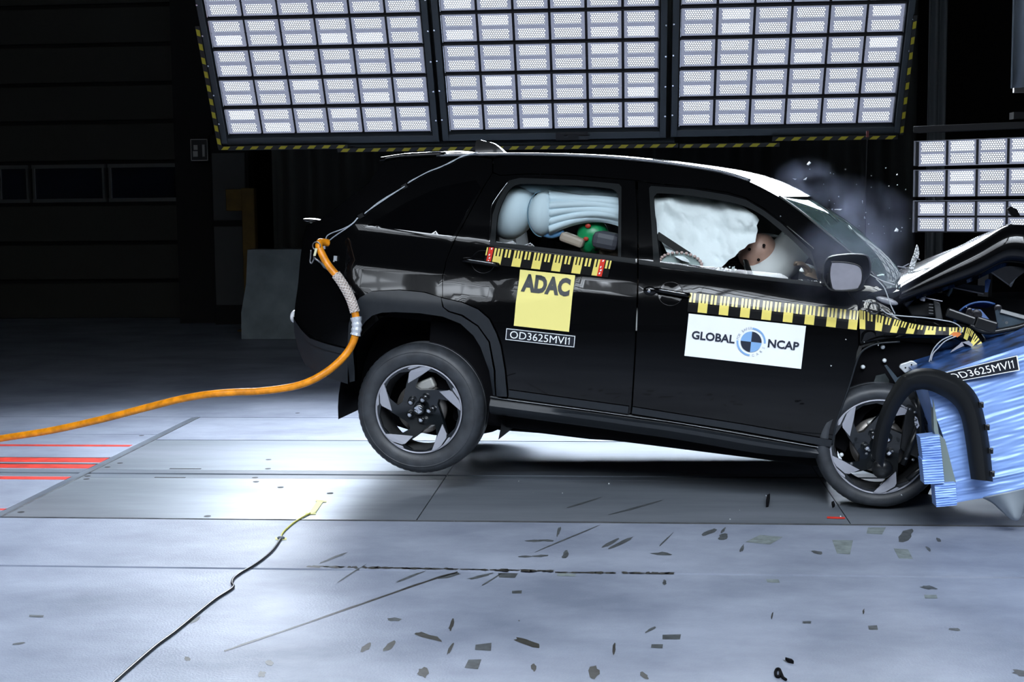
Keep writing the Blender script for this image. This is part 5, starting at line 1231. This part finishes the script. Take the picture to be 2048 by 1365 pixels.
# ------------------------------------------------------------------ flying and fallen fragments
GLF = M('glass_fragment', (.75, .80, .82), .15, .3); BKF = M('black_fragment', (.004, .004, .005), .9, spec=.1); GRF = M('grey_fragment', (.35, .38, .40), .4)
def frag(px, Y, mat, label, cat='fragment', th=.006, group=None, z=None):
    pts = [at(u, v, Y) for u, v in px]; c = sum(pts, Vector())/len(pts)
    m = MB(); m.prism([p-c+Vector((0, .004*math.sin(i*2.1), 0)) for i, p in enumerate(pts)], (0, th, 0)); o = m.build('fragment', mat); o.location = c; tag(o, label, cat, group); return o
frag([(1614, 329), (1619, 323), (1622, 326), (1617, 331)], 7.2, GLF, 'bright sliver flying above the windscreen, highest of all')
frag([(1789, 463), (1793, 456), (1797, 460), (1796, 464)], 7.2, GLF, 'white triangular chip flying between windscreen and lamp rack')
frag([(2015, 418), (2022, 413), (2034, 419), (2041, 433), (2030, 434), (2020, 428)], 7.6, BKF, 'ragged black scrap flying in front of the lamp rack', th=.03)
frag([(1668, 419), (1685, 418), (1680, 421)], 7.4, GLF, 'thin glass sliver above the windscreen edge in the smoke')
frag([(1585, 357), (1594, 358), (1590, 360)], 7.3, GRF, 'grey sliver flying just above the roof front edge')
frag([(1724, 401), (1726, 401), (1725, 408)], 7.4, GLF, 'tiny upright glass needle left of the lamp rack')
frag([(1606, 360), (1614, 355), (1612, 360)], 7.3, GRF, 'small bent sliver flying over the cracked windscreen')
for k in range(60):
    u = rnd.uniform(1560, 1830); v = 330+rnd.uniform(0, 150) if k % 3 else rnd.uniform(600, 1040); 
    if k % 3 == 0: u = rnd.uniform(1660, 2040)
    if k % 7 == 0: u, v = rnd.uniform(860, 1660), rnd.uniform(960, 1045)
    Y = rnd.uniform(6.3, 7.0) if v > 500 else rnd.uniform(6.9, 8.2)
    fy = fl(u, v).y
    if v > 900: Y = min(Y, fy-.05)
    s_ = rnd.uniform(.8, 2.0); a = rnd.random()*PI
    frag([(u+s_*math.cos(a+q), v+s_*math.sin(a+q)) for q in (0, 1.9, 3.9)], Y, (GLF, GRF, GLF)[k % 3], 'tiny bright glass crumb flying around the crash', 'fragment', .003, 'flying glass crumbs')
def ground(px, mat, label, th=.012):
    pts = [fl(u, v) for u, v in px]; c = sum(pts, Vector())/len(pts); m = MB(); m.prism([p-c for p in pts], (0, 0, th)); o = m.build('fragment', mat, bevel=.002); o.location = c+Vector((0, 0, .001)); return tag(o, label, 'fragment')
ground([(1532, 1012), (1534, 1002), (1540, 999), (1539, 1006), (1537, 1015), (1532, 1016)], BKF, 'black upright scrap on the steel plate below the front door', .03)
ground([(1663, 1010), (1668, 1008), (1670, 1014), (1665, 1018)], BKF, 'small round black scrap beside the plate joint left of front tyre', .015)
ground([(1570, 1322), (1584, 1326), (1588, 1330), (1576, 1327)], BKF, 'flat black sliver on the near floor above the black loop')
lp = [fl(1556+5*math.cos(a*PI/8), 1350+8*math.sin(a*PI/8))+Vector((0, 0, .006)) for a in range(15)]+[fl(1566, 1360)+Vector((0, 0, .006)), fl(1572, 1363)+Vector((0, 0, .004))]
o = MB().tube(lp, .005, 8).build('rubber_loop', BKF, None, smooth=True); tag(o, 'small black rubber loop lying at the front floor edge', 'rubber ring')
pts = [fl(1215, 880), fl(1245, 884), fl(1250, 883), fl(1238, 879)]; m = MB(); c = sum(pts, Vector())/4; m.prism([p-c for p in pts], (0, 0, .01)); o = m.build('fragment', GREYS); o.location = c+Vector((0, 0, .001)); tag(o, 'grey plastic strip on the bright floor beyond the sill', 'fragment')
# ------------------------------------------------------------------ airbag smoke
def smoke_mat(name, dens, scale, seed):
    m = bpy.data.materials.new(name); m.use_nodes = True; nt = m.node_tree; nt.nodes.clear(); N = nt.nodes.new; L = nt.links.new
    o = N('ShaderNodeOutputMaterial'); v = N('ShaderNodeVolumeScatter'); v.inputs['Color'].default_value = (.62, .70, 1., 1); v.inputs['Anisotropy'].default_value = .1
    tc = N('ShaderNodeTexCoord'); n = N('ShaderNodeTexNoise'); n.noise_dimensions = '4D'; n.inputs['W'].default_value = seed; n.inputs['Scale'].default_value = scale; n.inputs['Detail'].default_value = 3
    L(tc.outputs['Object'], n.inputs['Vector'])
    ln = N('ShaderNodeVectorMath'); ln.operation = 'LENGTH'; L(tc.outputs['Object'], ln.inputs[0])
    f = N('ShaderNodeMapRange'); f.inputs['From Min'].default_value = 1.; f.inputs['From Max'].default_value = .25; L(ln.outputs['Value'], f.inputs['Value'])
    r = N('ShaderNodeMapRange'); r.inputs['From Min'].default_value = .42; r.inputs['From Max'].default_value = .75; r.inputs['To Max'].default_value = dens; L(n.outputs['Fac'], r.inputs['Value'])
    mu = N('ShaderNodeMath'); mu.operation = 'MULTIPLY'; L(f.outputs[0], mu.inputs[0]); L(r.outputs[0], mu.inputs[1]); L(mu.outputs[0], v.inputs['Density']); L(v.outputs[0], o.inputs['Volume']); return m
def puff(label, u, v, Y, r, dens, scale, seed):
    o = MB().ell((0, 0, 0), (1, 1, 1), 20, 12).build('smoke', smoke_mat('smoke_%d' % seed, dens, scale, seed)); o.location = at(u, v, Y); o.scale = r; o['kind'] = 'stuff'; return tag(o, label, 'smoke')
puff('thin bluish smoke drifting off the windscreen top', 1705, 455, 7.7, (.36, .25, .30), 1.8, 1.7, 3)
puff('pale smoke hanging around the door mirror', 1690, 545, 6.72, (.36, .2, .28), 2.4, 1.6, 8)
puff('faint smoke above the roof front edge', 1610, 370, 7.7, (.2, .18, .16), 1.2, 1.6, 12)
